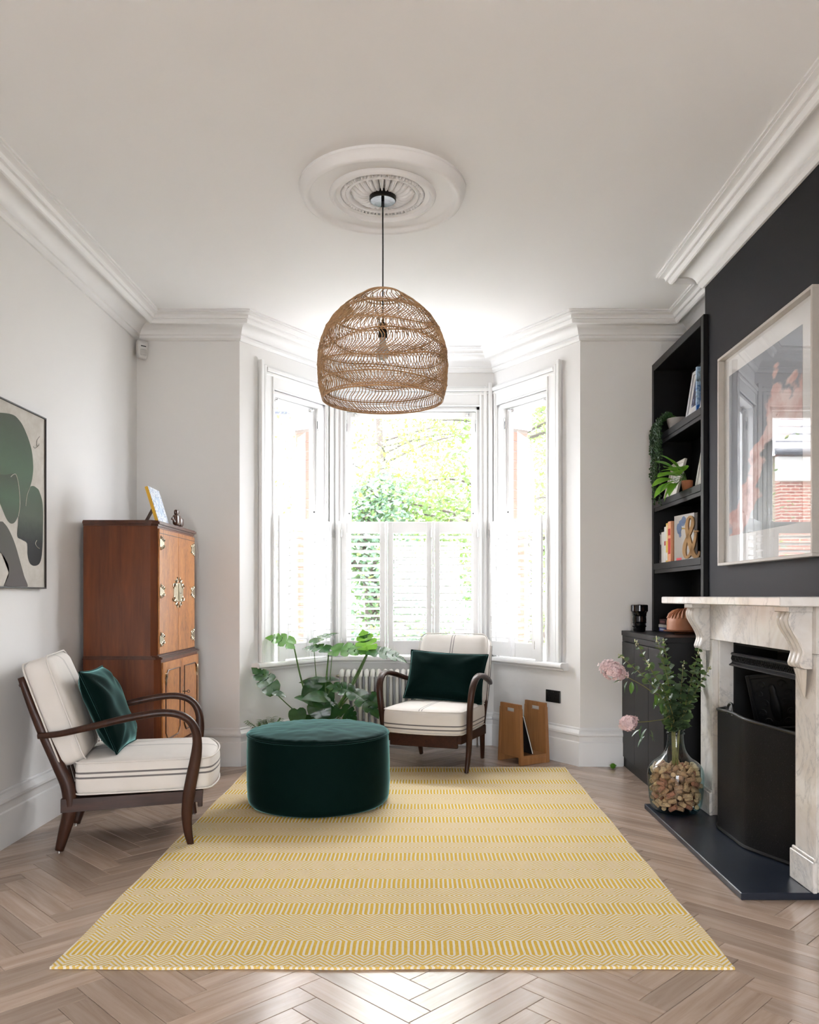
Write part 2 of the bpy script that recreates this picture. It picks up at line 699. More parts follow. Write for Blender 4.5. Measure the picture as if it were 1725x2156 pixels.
def sweep(path, prof, name, mat, label, smooth=False):
    """run a moulding profile [(offset into the room, z)] along a wall line (room on the right hand side), mitred"""
    P = [Vector(p) for p in path]
    n = len(P)
    nrm = []
    for i in range(n - 1):
        d = (P[i + 1] - P[i]).normalized()
        nrm.append(Vector((d.y, -d.x)))
    mb = MB()
    m = len(prof)
    verts = []
    for i in range(n):
        if i == 0:
            o = nrm[0]
        elif i == n - 1:
            o = nrm[-1]
        else:
            a, b = nrm[i - 1], nrm[i]
            o = (a + b) / (1 + a.dot(b))
        for (q, z) in prof:
            verts.append((P[i].x + o.x * q, P[i].y + o.y * q, z))
    faces = [(i * m + k, i * m + k + 1, (i + 1) * m + k + 1, (i + 1) * m + k) for i in range(n - 1) for k in range(m - 1)]
    mb.add(verts, faces)
    o = mb.build(name, mat, smooth=smooth, sharp=25)
    return tag(o, label, 'moulding', kind='structure')


# ---- floor: parquet blocks laid in herringbone on a dark sub-floor
fl = MB().box(XL - .2, XR + .2, YREAR - .2, 6.6, -.06, -.005).build('floor', JOINT)
tag(fl, 'pale oak herringbone parquet floor across the room', 'floor', kind='structure')
PL, PW, GAP = .4625, .0875, .0007
OX = -.297 - PL / math.sqrt(2)
OY = 2.475 - (PL + 2 * PW) / math.sqrt(2)
pm = MB().box(-PL / 2 + GAP, PL / 2 - GAP, -PW / 2 + GAP, PW / 2 - GAP, -.02, 0.0, .0012).mesh('plank', PLANK)
cand = []
R2 = math.sqrt(2)
for jb in range(-8, 9):
    for ja in range(-90, 130):
        bx, by = ja * PW + jb * PL, ja * PW - jb * PL
        for kind in (0, 1):
            if kind == 0:
                cx_, cy_ = bx + PL / 2, by + PW / 2
                ang = PI / 4
            else:
                cx_, cy_ = bx + PL + PW / 2, by + PW - PL / 2
                ang = PI / 4 + PI / 2
            X, Y = (cx_ - cy_) / R2 + OX, (cx_ + cy_) / R2 + OY
            if not (XL - .12 < X < XR + .1 and YREAR - .1 < Y < YBAY + .1):
                continue
            if Y > YB + .12:
                # inside the bay only
                half = .64 + (YBAY - Y) / (YBAY - YB) * .517 + .1
                if abs(X + .07) > half:
                    continue
            xp = VPX + X * FPX / max(Y, .1)
            yp = VPY + EYE * FPX / max(Y, .1)
            seen = Y > 2.0 and -150 < xp < 1725 + 150 and yp < 2300
            if -1.14 + .22 < X < .97 - .22 and 2.525 + .2 < Y < 5.48 - .2:
                seen = False
            if X > 1.22 + .25 and Y > 3.1:
                seen = False
            if X > 1.0 and Y > 5.6:
                seen = False
            cand.append((0 if seen else 1, Y, X, ang))
cand.sort()
rest = MB()
npl = 0
for (s_, Y, X, ang) in cand:
    if s_ == 0 and npl < 300:
        obj_from(pm, 'plank', fl, (X, Y, 0), (0, 0, ang))
        npl += 1
    else:
        rest.merge(MB().box(-PL / 2 + GAP, PL / 2 - GAP, -PW / 2 + GAP, PW / 2 - GAP, -.02, 0.0).xf(Matrix.Translation((X, Y, 0)) @ Matrix.Rotation(ang, 4, 'Z')))
ro = rest.build('planks', PLANK_I, fl)
ro['kind'] = 'stuff'

# ---- walls
tag(MB().box(XL - .2, XL, YREAR - .2, YB + .22, -.05, ZC).build('wall_left', WALL), 'warm white side wall behind the armchair and tall cabinet', 'wall', kind='structure')
tag(MB().box(XL, BAY[0].x, YB, YB + .22, -.05, ZC).build('wall_back_left', WALL), 'narrow off-white wall between the cabinet corner and the bay', 'wall', kind='structure')
tag(MB().box(BAY[3].x, XR + .2, YB, YB + .22, -.05, ZC).build('wall_back_right', WALL), 'narrow off-white wall between the bay and the black bookcase', 'wall', kind='structure')
tag(MB().box(XR, XR + .2, YREAR - .2, YB + .22, -.05, ZC).build('wall_right', WALL), 'white wall of the alcove above the bookcase', 'wall', kind='structure')
mb = MB()
mb.box(XL, REAR[0], YREAR - .2, YREAR, -.05, ZC).box(REAR[1], XR, YREAR - .2, YREAR, -.05, ZC).box(REAR[0], REAR[1], YREAR - .2, YREAR, REAR[3], ZC)
tag(mb.build('wall_rear', WALL), 'white wall with a wide opening behind the viewer', 'wall', kind='structure')
# chimney breast with the fire opening
FY0, FY1, FZ = 3.30, 4.185, .93
mb = MB()
mb.box(XBR, XR, FY1, BR1, 0, ZC).box(XBR, XR, BR0, FY0, 0, ZC).box(XBR, XR, FY0, FY1, FZ, ZC)
tag(mb.build('wall_chimney_breast', BLACKWALL), 'charcoal black chimney breast above the marble mantel', 'wall', kind='structure')
tag(MB().box(XL - .2, XR + .2, YREAR - .2, 6.7, ZC, ZC + .12).build('ceiling', CEIL), 'smooth white plaster ceiling', 'ceiling', kind='structure')

# ---- bay walls
sides = ['bay_left', 'bay_centre', 'bay_right']
TH = .12
for i in range(3):
    a, L, ang = facet(i)
    u0, u1 = OPEN[i]

    def piece(mb, ua, ub, za, zb):
        # mitre where the piece ends at an inner bay corner
        ea = TH * TAN if (ua <= 0 and i > 0) else 0
        eb = TH * TAN if (ub >= L and i < 2) else 0
        poly = [(ua, 0), (ub, 0), (ub + eb, TH), (ua - ea, TH)]
        mb.prism(poly, lambda p: (p[0], p[1], za), lambda p: (p[0], p[1], zb))
    mb = MB()
    piece(mb, 0, u0, -.05, ZC)
    piece(mb, u1, L, -.05, ZC)
    piece(mb, u0, u1, -.05, ZS - .04)
    piece(mb, u0, u1, ZH, ZC)
    o = mb.build('wall_' + sides[i], WALL)
    o.location = (a.x, a.y, 0)
    o.rotation_euler = (0, 0, ang)
    tag(o, ['off-white bay wall around the window nearest the cabinet', 'off-white bay wall behind the radiator', 'off-white bay wall above the magazine rack'][i], 'wall', kind='structure')

PERIM = [(XL, YREAR), (XL, YB), (BAY[0].x, YB), tuple(BAY[1]), tuple(BAY[2]), (BAY[3].x, YB), (XR, YB), (XR, BR1), (XBR, BR1), (XBR, BR0), (XR, BR0), (XR, YREAR)]
CORN = [(0, 2.885), (.012, 2.885), (.018, 2.890), (.026, 2.897), (.028, 2.905), (.028, 2.914), (.036, 2.918), (.036, 2.924), (.042, 2.94), (.054, 2.957), (.075, 2.974), (.10, 2.984),
        (.132, 2.988), (.132, 2.958), (.142, 2.956), (.150, 2.960), (.158, 2.972), (.160, 2.982), (.172, 2.984), (.172, 2.992), (.178, 3.004), (.190, 3.010), (.203, 3.012), (.203, 3.018), (.2135, 3.020), (.2135, ZC)]
sweep(PERIM, CORN, 'trim_1', WHITE, 'white moulded plaster cornice running round the ceiling', True)
BASE = [(0, .258), (.006, .258), (.010, .252), (.010, .243), (.014, .240), (.022, .232), (.030, .222), (.032, .210), (.028, .202), (.020, .198), (.020, .166), (.026, .160), (.028, .152), (.028, 0)]
sweep([(XL, YREAR), (XL, YB), (BAY[0].x, YB), tuple(BAY[1]), tuple(BAY[2]), (BAY[3].x, YB), (1.372, YB)], BASE, 'baseboard_left', WHITE, 'tall moulded white skirting board along wall and bay', True)

# ---- windows: one per facet
def window(i):
    a, L, ang = facet(i)
    u0, u1 = OPEN[i]
    r = empty('window_%d' % (i + 1), (a.x, a.y, 0), ang)
    tag(r, ['narrow sash window on the cabinet side of the bay', 'wide middle sash window of the bay looking onto trees', 'narrow sash window on the bookcase side of the bay'][i], 'window', kind='structure')
    # lining of the opening
    mb = MB()
    mb.box(u0 - .001, u0 + .022, -.002, .115, ZS, ZH).box(u1 - .022, u1 + .001, -.002, .115, ZS, ZH).box(u0, u1, -.002, .115, ZH - .022, ZH + .001).box(u0, u1, .03, .14, ZS - .03, ZS + .02)
    mb.build('window_frame', WHITE, r)
    # architrave: flat board, stepped bead, proud back band on the outer side
    mb = MB()
    zt = 2.745
    wide = .15
    ol, orr = (u0 - wide, L - .012) if i == 0 else ((.012, L - .012) if i == 1 else (.012, u1 + wide))

    def vert(ua, ub, outer_left):
        mb.box(ua, ub, -.014, 0, ZS, zt)
        if ub - ua > .09:
            if outer_left:
                mb.box(ua, ua + .030, -.040, 0, ZS, zt + .055, .004).box(ua + .042, ua + .066, -.030, 0, ZS, zt + .03, .004).box(ub - .016, ub, -.022, 0, ZS, zt, .003)
            else:
                mb.box(ub - .030, ub, -.040, 0, ZS, zt + .055, .004).box(ub - .066, ub - .042, -.030, 0, ZS, zt + .03, .004).box(ua, ua + .016, -.022, 0, ZS, zt, .003)
        else:
            mb.box(ua + .01, ub - .01, -.022, 0, ZS, zt, .003)
    vert(ol, u0, True)
    vert(u1, orr, False)
    mb.box(u0, u1, -.014, 0, ZH, zt)
    la, lb = (ol + .066, L - .01) if i == 0 else ((.01, L - .01) if i == 1 else (.01, orr - .066))
    mb.box(la, lb, -.024, 0, zt - .035, zt - .012, .004).box(la, lb, -.034, 0, zt - .010, zt + .018, .004).box(la, lb, -.018, 0, zt + .018, zt + .03, .003)
    mb.box(u0, u1, -.022, 0, ZH, ZH + .014, .003)
    mb.build('architrave', WHITE, r)
    # sashes
    zm = 1.655

    def sash(z0, z1, w0, w1, st, tr_, br, nm):
        s = MB()
        s.box(u0 + .022, u0 + .022 + st, w0, w1, z0, z1, .003).box(u1 - .022 - st, u1 - .022, w0, w1, z0, z1, .003)
        s.box(u0 + .022 + st, u1 - .022 - st, w0, w1, z1 - tr_, z1, .003).box(u0 + .022 + st, u1 - .022 - st, w0, w1, z0, z0 + br, .003)
        so = s.build('sash', WHITE, r)
        g = MB().box(u0 + .02 + st, u1 - .02 - st, (w0 + w1) / 2 - .002, (w0 + w1) / 2 + .002, z0 + br - .003, z1 - tr_ + .003)
        g.build('pane', GLASS, so)
        return so
    up = sash(zm, ZH - .025, .066, .106, .036, .042, .035, 'upper')
    lo = sash(ZS + .02, zm + .035, .022, .062, .036, .035, .07, 'lower')
    # screw bolts of the upper sash, blind hooks, pulley slots, stops
    for uu in (u0 + .09, u1 - .09):
        MB().lathe([(.0, 0), (.011, .001), (.013, .006), (.009, .012), (.004, .014), (.004, .024), (.009, .026), (.010, .032), (.0, .035)], 12).xf(
            Matrix.Translation((uu, .066, ZH - .046)) @ Matrix.Rotation(PI / 2, 4, 'X')).build('sash_bolt', CHROME, up, True)
    for uu in (u0 + .0225, u1 - .0225):
        s_ = 1 if uu < (u0 + u1) / 2 else -1
        MB().box(min(uu, uu + s_ * .004), max(uu, uu + s_ * .004), .036, .052, 2.43, 2.53, .002).build('sash_pulley', CHROME, r)
        MB().box(min(uu + s_ * .004, uu + s_ * .006), max(uu + s_ * .004, uu + s_ * .006), .041, .047, 2.44, 2.50).build('pulley_slot', BLACKMETAL, r)
        MB().tube([(uu + s_ * .007, .044, 2.44), (uu + s_ * .007, .044, 1.70)], .0022, 6).build('sash_cord', PAPER, r)
    for uu in (u0 + .045, u1 - .045):
        MB().lathe([(.0, 0), (.006, 0), (.006, .006), (.003, .010), (0, .011)], 10).xf(Matrix.Translation((uu, .066, 1.80)) @ Matrix.Rotation(PI / 2, 4, 'X')).build('sash_stop', BLACKMETAL, up, True)
    return r


for i in range(3):
    window(i)
# sill board, one nosed board following the bay
def bayline(off, u_trim):
    """room-side offset line of the bay; ends trimmed along the side facets"""
    n0 = Vector((math.sin(facet(0)[2]), -math.cos(facet(0)[2])))
    n1 = Vector((0, -1))
    n2 = Vector((math.sin(facet(2)[2]), -math.cos(facet(2)[2])))
    d0 = (BAY[1] - BAY[0]).normalized()
    d2 = (BAY[3] - BAY[2]).normalized()
    return [BAY[0] + d0 * u_trim + n0 * off, BAY[1] + (n0 + n1) / (1 + n0.dot(n1)) * off, BAY[2] + (n1 + n2) / (1 + n1.dot(n2)) * off, BAY[3] - d2 * u_trim + n2 * off]


sp = [(-.12, ZS - .036), (-.12, ZS), (.062, ZS), (.072, ZS - .006), (.075, ZS - .017), (.072, ZS - .029), (.062, ZS - .036), (.048, ZS - .040), (.044, ZS - .052), (-.12, ZS - .052)]
m = len(sp)
mb = MB()
rows = [bayline(q, .115) for q, z in sp]
verts = []
for k in range(4):
    for j in range(m):
        verts.append((rows[j][k].x, rows[j][k].y, sp[j][1]))
faces = [(k * m + j, k * m + (j + 1) % m, (k + 1) * m + (j + 1) % m, (k + 1) * m + j) for k in range(3) for j in range(m)]
faces += [tuple(range(m)), tuple(3 * m + j for j in range(m - 1, -1, -1))]
mb.add(verts, faces)
tag(mb.build('trim_2', WHITE, smooth=True, weld=True), 'white nosed window sill following the bay', 'window sill', kind='structure')

# ---- plantation shutters: every panel a thing
slat_meshes = {}
SH_LABEL = ['white louvred shutter panel next to the cabinet side wall, outermost in the bay',
            'white louvred shutter panel between that outermost one and the bay corner post',
            'white louvred shutter panel above the monstera, leftmost of the middle three',
            'white louvred shutter panel at the centre of the middle three',
            'white louvred shutter panel behind the cushioned armchair, rightmost of the middle three',
            'white louvred shutter panel right after the bay corner, bookcase side',
            'white louvred shutter panel outermost on the bookcase side']
sh_no = 0


def shutter(i, ua, ub, hinge_left):
    global sh_no
    a, L, ang = facet(i)
    z0, z1, wc = ZS + .012, 1.725, -.040
    r = empty('louvred_shutter', fpt(i, (ua + ub) / 2, wc, z0), ang)
    tag(r, SH_LABEL[sh_no], 'shutter', 'plantation shutter panels in the bay')
    sh_no += 1
    h, hw, st, rail = z1 - z0, (ub - ua) / 2, .040, .088
    for s in (-1, 1):
        x0, x1 = sorted((s * hw, s * (hw - st)))
        MB().box(x0, x1, -.014, .014, 0, h, .002).build('stile', WHITE, r)
    MB().box(-hw + st, hw - st, -.012, .012, 0, rail + .02, .002).build('bottom_rail', WHITE, r)
    MB().box(-hw + st, hw - st, -.012, .012, h - rail, h, .002).build('top_rail', WHITE, r)
    key = round(ub - ua, 4)
    if key not in slat_meshes:
        sl = hw - st - .002
        sec = [(.0315, -.0036), (.0315, .0036), (.018, .0050), (-.018, .0050), (-.0315, .0036), (-.0315, -.0036), (-.018, -.0050), (.018, -.0050)]
        s_ = MB()
        s_.prism(sec, lambda p: (-sl, p[0], p[1]), lambda p: (sl, p[0], p[1]))
        slat_meshes[key] = s_.mesh('slat', WHITE, False, True, 50)
    zz0, zz1 = rail + .02, h - rail
    n = 15
    for k in range(n):
        z = zz0 + (zz1 - zz0) * (k + .5) / n
        obj_from(slat_meshes[key], 'slat', r, (0, 0, z), (math.radians(-9), 0, 0))
    hx = -hw if hinge_left else hw
    for z in (.10, h - .09):
        MB().box(hx - .005, hx + .005, -.022, -.013, z - .03, z + .03, .002).build('hinge', CHROME, r)
    return r


def shutter_post(i, ua, ub, w0, w1, label):
    a, L, ang = facet(i)
    o = MB().box(ua, ub, w0, w1, 0, 1.73 - ZS, .003).build('shutter_frame_post', WHITE)
    o.location = (a.x, a.y, ZS)
    o.rotation_euler = (0, 0, ang)
    tag(o, label, 'shutter post')


g = .006
shutter_post(0, .325, .392, -.062, -.0415, 'white shutter frame post beside the architrave, cabinet side of the bay')
shutter(0, .396, .396 + .268, True)
shutter(0, .396 + .268 + g, .935, False)
shutter_post(1, .078, .100, -.060, -.0245, 'white shutter frame post at the bay corner above the monstera')
pw = (1.156 - .104 - 2 * .024) / 3
for k in range(3):
    shutter(1, .104 + k * (pw + .024), .104 + k * (pw + .024) + pw, k == 0)
for k in range(2):
    ua = .104 + (k + 1) * pw + k * .024 + .003
    shutter_post(1, ua, ua + .018, -.062, -.028, ['white upright between first and second middle shutter panels', 'white upright between second and third middle shutter panels'][k])
shutter_post(1, 1.160, 1.182, -.060, -.0245, 'white shutter frame post at the bay corner behind the armchair')
L2 = facet(2)[1]
shutter(2, L2 - .935, L2 - (.396 + .268 + g), True)
shutter(2, L2 - (.396 + .268), L2 - .396, False)
shutter_post(2, L2 - .392, L2 - .325, -.062, -.0415, 'white shutter frame post beside the architrave, bookcase side of the bay')

# ---- brick piers on the outside of the two bay corners
BRICK = plain('red_brick', (.24, .062, .040, 1), .9, scale=35, amount=.25, bump=.3)
MORTAR = plain('lime_mortar', (.12, .10, .085, 1), .95, scale=60)
STONE = plain('painted_stone', (.78, .76, .73, 1), .8)
for i in (0, 2):
    a, L, ang = facet(i)
    ca, cb = (.885, 1.02) if i == 0 else (L - 1.02, L - .885)
    pier = MB().box(ca + .006, cb - .006, TH + .004, .30, -.3, 2.46).build('brick_pier', MORTAR)
    pier.location = (a.x, a.y, 0)
    pier.rotation_euler = (0, 0, ang)
    tag(pier, ['red brick pier outside the bay window on the cabinet side', '', 'red brick pier outside the bay window on the bookcase side'][i], 'brick pier', kind='structure')
    bme = MB().box(-.0675, .0675, -.075, .075, -.0325, .0325, .003).mesh('brick', BRICK)
    for k in range(26):
        obj_from(bme, 'brick', pier, ((ca + cb) / 2, TH + .006 + .085, .50 + k * .076))
    cap = MB().box(ca - .02, cb + .02, TH + .002, .33, 2.46, 2.60, .01).box(ca - .04, cb + .03, TH + .002, .35, 2.60, 2.75, .01).build('stone_capital', STONE, pier)

# ---- ceiling rose
def rose():
    c = Vector((-.173, 3.79, ZC))
    r = empty('ceiling_rose', c)
    tag(r, 'large round white plaster ceiling rose with petals above the lamp', 'ceiling rose')
    prof = [(.385, 0), (.385, -.012), (.381, -.014), (.378, -.026), (.372, -.032), (.368, -.046), (.358, -.053), (.346, -.053), (.338, -.046), (.334, -.036), (.328, -.030), (.318, -.027),
            (.247, -.025), (.245, -.034), (.236, -.044), (.226, -.044), (.220, -.036), (.216, -.028), (.195, -.026)]
    MB().lathe([(q, z) for q, z in prof], 96, cap=False).build('rim', CEIL, r, True, sharp=50)
    # rope bead ring
    MB().lathe([(.216, -.026), (.205, -.016), (.190, -.012), (.174, -.014), (.170, -.026), (.162, -.032), (.154, -.026), (.150, -.004), (.03, -.004)], 96, cap=False).build('inner_ring', CEIL, r, True, sharp=50)
    bead = MB()
    for k in range(64):
        t = 2 * PI * k / 64
        m = Matrix.Translation((.181 * math.cos(t), .181 * math.sin(t), -.018)) @ Matrix.Rotation(t, 4, 'Z') @ Matrix.Diagonal((.014, .0068, .016, 1))
        s = MB().lathe([(.0, -1), (.7, -.7), (1, 0), (.7, .7), (0, 1)], 6)
        bead.merge(s.xf(m))
    b = bead.build('rope_beading', CEIL, r, True)
    b['kind'] = 'stuff'
    pet = MB()

    def petal(u, v):
        # v along the radius, u across
        rad = .058 + .092 * v
        half = rad * PI / 26 * .94 * (1 if v < .80 else max(.22, math.sqrt(max(0, 1 - ((v - .80) / .205) ** 2))))
        x = (u - .5) * 2 * half
        z = -.004 - .042 * math.sin(PI * min(1, v * .78 + .20)) ** .8 * (1 - .92 * abs((u - .5) * 2) ** 2.2) + .008 * math.exp(-((u - .5) / .08) ** 2) * math.sin(PI * v)
        return Vector((rad, x, z))
    pet.grid(petal, 8, 12)
    pme = pet.mesh('petal', CEIL, True)
    for k in range(26):
        obj_from(pme, 'petal', r, (0, 0, 0), (0, 0, 2 * PI * (k + .5) / 26))
    return r


rose()
# alarm sensor in the corner
def sensor():
    r = empty('alarm_sensor', (XL + .052, YB - .050, 2.81), math.radians(45))
    tag(r, 'small white motion sensor in the corner below the cornice', 'alarm sensor')
    mb = MB().softbox(.078, .046, .125, .018, lambda p: Vector((p.x * (1 - .18 * max(0, -p.z / .06)), p.y, p.z)), 8)
    m_ = Matrix.Identity(4)
    WP = plain('white_plastic', (.72, .71, .69, 1), .4)
    mb.build('sensor_body', WP, r, True)
    MB().box(-.018, .018, -.0255, -.02, .018, .024, .001).build('indicator', BLACKMETAL, r)
    MB().softbox(.046, .012, .042, .006, None, 6).xf(Matrix.Translation((0, -.021, -.020))).build('lens', plain('lens_plastic', (.6, .59, .57, 1), .3), r, True)
    for z in (-.032, -.044):
        MB().box(-.016, .016, -.0285, -.02, z, z + .003).build('lens_rib', WP, r)


sensor()

# ================================================================ fireplace side
def fireplace():
    r = empty('fireplace_surround', (1.55, 3.74, 0))
    tag(r, 'white veined marble fireplace surround with scrolled corbels on the black wall', 'fireplace')
    B = lambda: MB()
    H = .028
    J = [(3.10, 3.275), (4.205, 4.38)]
    B().box(1.313, XBR - .001, 2.99, 4.458, 1.113, 1.149, .004).build('mantel_shelf', MARBLE, r, world=True)
    B().box(1.500, XBR - .001, 3.10, 4.38, .93, 1.112, .002).build('frieze', MARBLE, r, world=True)
    for (y0, y1) in J:
        B().box(1.500, XBR - .001, y0, y1, H, .929, .002).build('jamb', MARBLE, r, world=True)
        B().box(1.482, 1.499, y0 - .012, y1 + .012, H, .145, .003).box(1.488, 1.499, y0 - .006, y1 + .006, .145, .158, .003).build('plinth', MARBLE, r, world=True)
        # inner return slip
        s = (y1 + .001, y1 + .028) if y0 < 3.5 else (y0 - .028, y0 - .001)
        B().box(1.527, XBR - .001, s[0], s[1], H, .929, .002).build('slip', MARBLE, r, world=True)
        yc = (y0 + y1) / 2
        # corbel: cap block, scroll with three flutes, acanthus drop
        hw = .056
        B().box(1.405, 1.499, yc - hw - .010, yc + hw + .010, 1.090, 1.1125, .003).build('corbel_cap', MARBLE, r, world=True)
        prof = catmull([(1.419, 1.0895, 0), (1.4115, 1.063, 0), (1.415, 1.040, 0), (1.427, 1.015, 0), (1.444, .988, 0), (1.459, .960, 0), (1.466, .935, 0), (1.459, .908, 0), (1.455, .890, 0), (1.463, .876, 0), (1.480, .872, 0)], 5)
        mb = MB()
        nu = 30
        ring = []
        for pnt in prof:
            row = []
            for k in range(nu + 1):
                q = (k / nu - .5) * 2
                fl = .0060 * (abs(math.sin(q * PI * 1.5)) ** .6) if abs(q) < .98 else 0
                row.append((pnt.x - fl + .003, yc + q * hw, pnt.y))
            ring.append(row)
        verts = [p for row in ring for p in row]
        nn = nu + 1
        mb.add(verts, [(i * nn + k, i * nn + k + 1, (i + 1) * nn + k + 1, (i + 1) * nn + k) for i in range(len(prof) - 1) for k in range(nu)])
        for s_, k in ((-1, 0), (1, nu)):
            vs_ = [ring[i][k] for i in range(len(prof))] + [(1.499, yc + s_ * hw, .872), (1.499, yc + s_ * hw, 1.0895)]
            mb.add(vs_, [tuple(range(len(vs_))) if s_ > 0 else tuple(range(len(vs_) - 1, -1, -1))])
        mb.box(1.470, 1.499, yc - hw + .001, yc + hw - .001, .8725, .876)
        mb.build('corbel_scroll', MARBLE, r, True, sharp=40, world=True)
        lf = MB()

        def drop(u, v):
            q = (u - .5) * 2
            half = .050 * (1 - v) ** .75 + .004
            z = .870 - .112 * v
            x = 1.498 - (.030 * (1 - v) ** .8 + .004) * (1 - .55 * q * q) - .0035 * abs(math.sin(q * PI * 2.5)) * (1 - v)
            return Vector((x, yc + q * half, z))
        lf.grid(drop, 20, 10)
        lf.build('acanthus_drop', MARBLE, r, True, sharp=60, world=True)
    # hearth
    o = MB().box(1.215, 1.83, 3.10, 4.44, .0005, H, .003).build('hearth_slab', plain('dark_slate', (.0095, .0145, .026, 1), .33, scale=14, amount=.3, bump=.08))
    tag(o, 'dark slate hearth slab lying on the parquet before the fireplace', 'hearth')
    # cast iron register grate
    g = empty('fire_grate', (1.72, 3.74, H))
    tag(g, 'black cast iron fire insert with a patterned hood inside the marble surround', 'fire insert')
    M_ = MB()
    M_.box(1.815, 1.835, 3.305, 4.18, H + .001, .925).box(1.60, 1.814, 3.303, 3.325, H + .001, .925).box(1.60, 1.814, 4.16, 4.182, H + .001, .925).box(1.60, 1.814, 3.326, 4.159, .905, .925)
    M_.build('firebox', plain('soot_black', (.003, .003, .003, 1), .9), g, world=True)
    hb = MB()
    hb.prism([(1.586, .866), (1.594, .818), (1.575, .806), (1.575, .800), (1.612, .800), (1.612, .866)], lambda p: (p[0], 3.304, p[1]), lambda p: (p[0], 4.176, p[1]))
    hood = hb.build('hood', IRON, g, world=True)
    zz = MB()
    for k in range(22):
        y = 3.33 + k * .039
        for q in (0, 1):
            zz.tube([(1.590 - .003 * q, y, .826 + .022 * q), (1.588, y + .0195, .848 - .022 * q), (1.590 - .003 * q, y + .039, .826 + .022 * q)], .0034, 5)
    zz.tube([(1.585, 3.31, .859), (1.585, 4.17, .859)], .004, 6).tube([(1.590, 3.31, .818), (1.590, 4.17, .818)], .004, 6)
    zo = zz.build('hood_relief', IRON, hood, True, world=True)
    # tilted cast plaque behind the grate
    pl = empty('relief_plaque', (1.69, 3.885, .625))
    tag(pl, 'black cast iron relief plaque tilted inside the fire opening', 'plaque')
    Mx = Matrix.Rotation(math.radians(-12), 4, 'Y') @ Matrix.Rotation(math.radians(48), 4, 'Z')
    MB().box(-.004, .012, -.105, .105, -.10, .155, .003).xf(Mx).build('backing', IRON, pl)
    fr = MB().box(-.014, -.003, -.112, -.092, -.11, .165, .003).box(-.014, -.003, .092, .112, -.11, .165, .003).box(-.014, -.003, -.092, .092, .145, .165, .003).box(-.018, -.003, -.115, .115, -.12, -.092, .004)
    fr.xf(Mx).build('plaque_frame', IRON, pl)
    rl = MB()
    random.seed(3)
    rl.lathe([(.0, -.07), (.018, -.06), (.026, -.01), (.022, .04), (.015, .07), (.018, .09), (.010, .11), (0, .115)], 12)
    for s_ in (-1, 1):
        for k in range(5):
            cy0, cz0 = s_ * (.045 + .02 * (k % 2)), -.07 + k * .045
            pts = [Vector((0, cy0 + s_ * (.022 - .003 * t) * math.cos(t), cz0 + (.022 - .003 * t) * math.sin(t))) for t in [q * .7 for q in range(10)]]
            rl.tube(pts, .005, 5)
    rl.xf(Mx @ Matrix.Translation((-.004, 0, 0)) @ Matrix.Diagonal((.45, 1, 1, 1))).build('relief_scrollwork', IRON, pl, True)
    MB().box(1.67, 1.76, 3.34, 4.14, H + .001, .44, .01).build('grate_block', IRON, g, world=True)
    MB().box(1.66, 1.80, 3.33, 4.15, .44, .47, .006).build('fire_bars_top', IRON, g, world=True)
    # spark guard standing on the hearth
    q = empty('fire_guard', (1.50, 3.76, H))
    tag(q, 'black mesh spark guard with a loop handle standing on the hearth', 'fire guard')
    plan = catmull([(1.552, 4.165, 0), (1.520, 4.10, 0), (1.462, 4.02, 0), (1.443, 3.95, 0), (1.443, 3.80, 0), (1.443, 3.68, 0), (1.455, 3.62, 0), (1.492, 3.53, 0), (1.545, 3.41, 0), (1.570, 3.35, 0)], 5)

    def ztop(y):
        t = abs(y - 3.80) / .45
        return .585 + .022 * max(0, 1 - t) ** .7 + .006 * math.cos(min(t, 1) * PI)
    msh = NT('black_wire_mesh')
    nz = msh.noise(msh.coords(), 190, 2)
    gm = msh.bsdf(msh.ramp(nz, [(.35, (.003, .003, .0032, 1)), (.66, (.006, .006, .0065, 1)), (.80, (.05, .05, .052, 1))]), .5, bump=nz, bump_str=.4, spec=.2)
    pan = MB()
    verts = []
    for p in plan:
        verts += [(p.x, p.y, H + .012), (p.x, p.y, ztop(p.y)), (p.x + .003, p.y, ztop(p.y)), (p.x + .003, p.y, H + .012)]
    pan.add(verts, [(i * 4 + k, i * 4 + (k + 1) % 4, (i + 1) * 4 + (k + 1) % 4, (i + 1) * 4 + k) for i in range(len(plan) - 1) for k in range(4)])
    pan.build('mesh_screen', gm, q, True, world=True)
    MB().tube([(p.x, p.y, ztop(p.y)) for p in plan], .0075, 8).build('top_rim', BLACKMETAL, q, True, world=True)
    MB().tube([(p.x, p.y, H + .008) for p in plan], .0078, 8).build('bottom_rim', BLACKMETAL, q, True, world=True)
    hp = catmull([(1.443, 3.850, .60), (1.446, 3.850, .630), (1.450, 3.835, .648), (1.450, 3.805, .648), (1.446, 3.790, .630), (1.443, 3.790, .60)], 4)
    MB().tube(hp, .006, 8, up=(1, 0, 0)).build('loop_handle', BLACKMETAL, q, True, world=True)


fireplace()


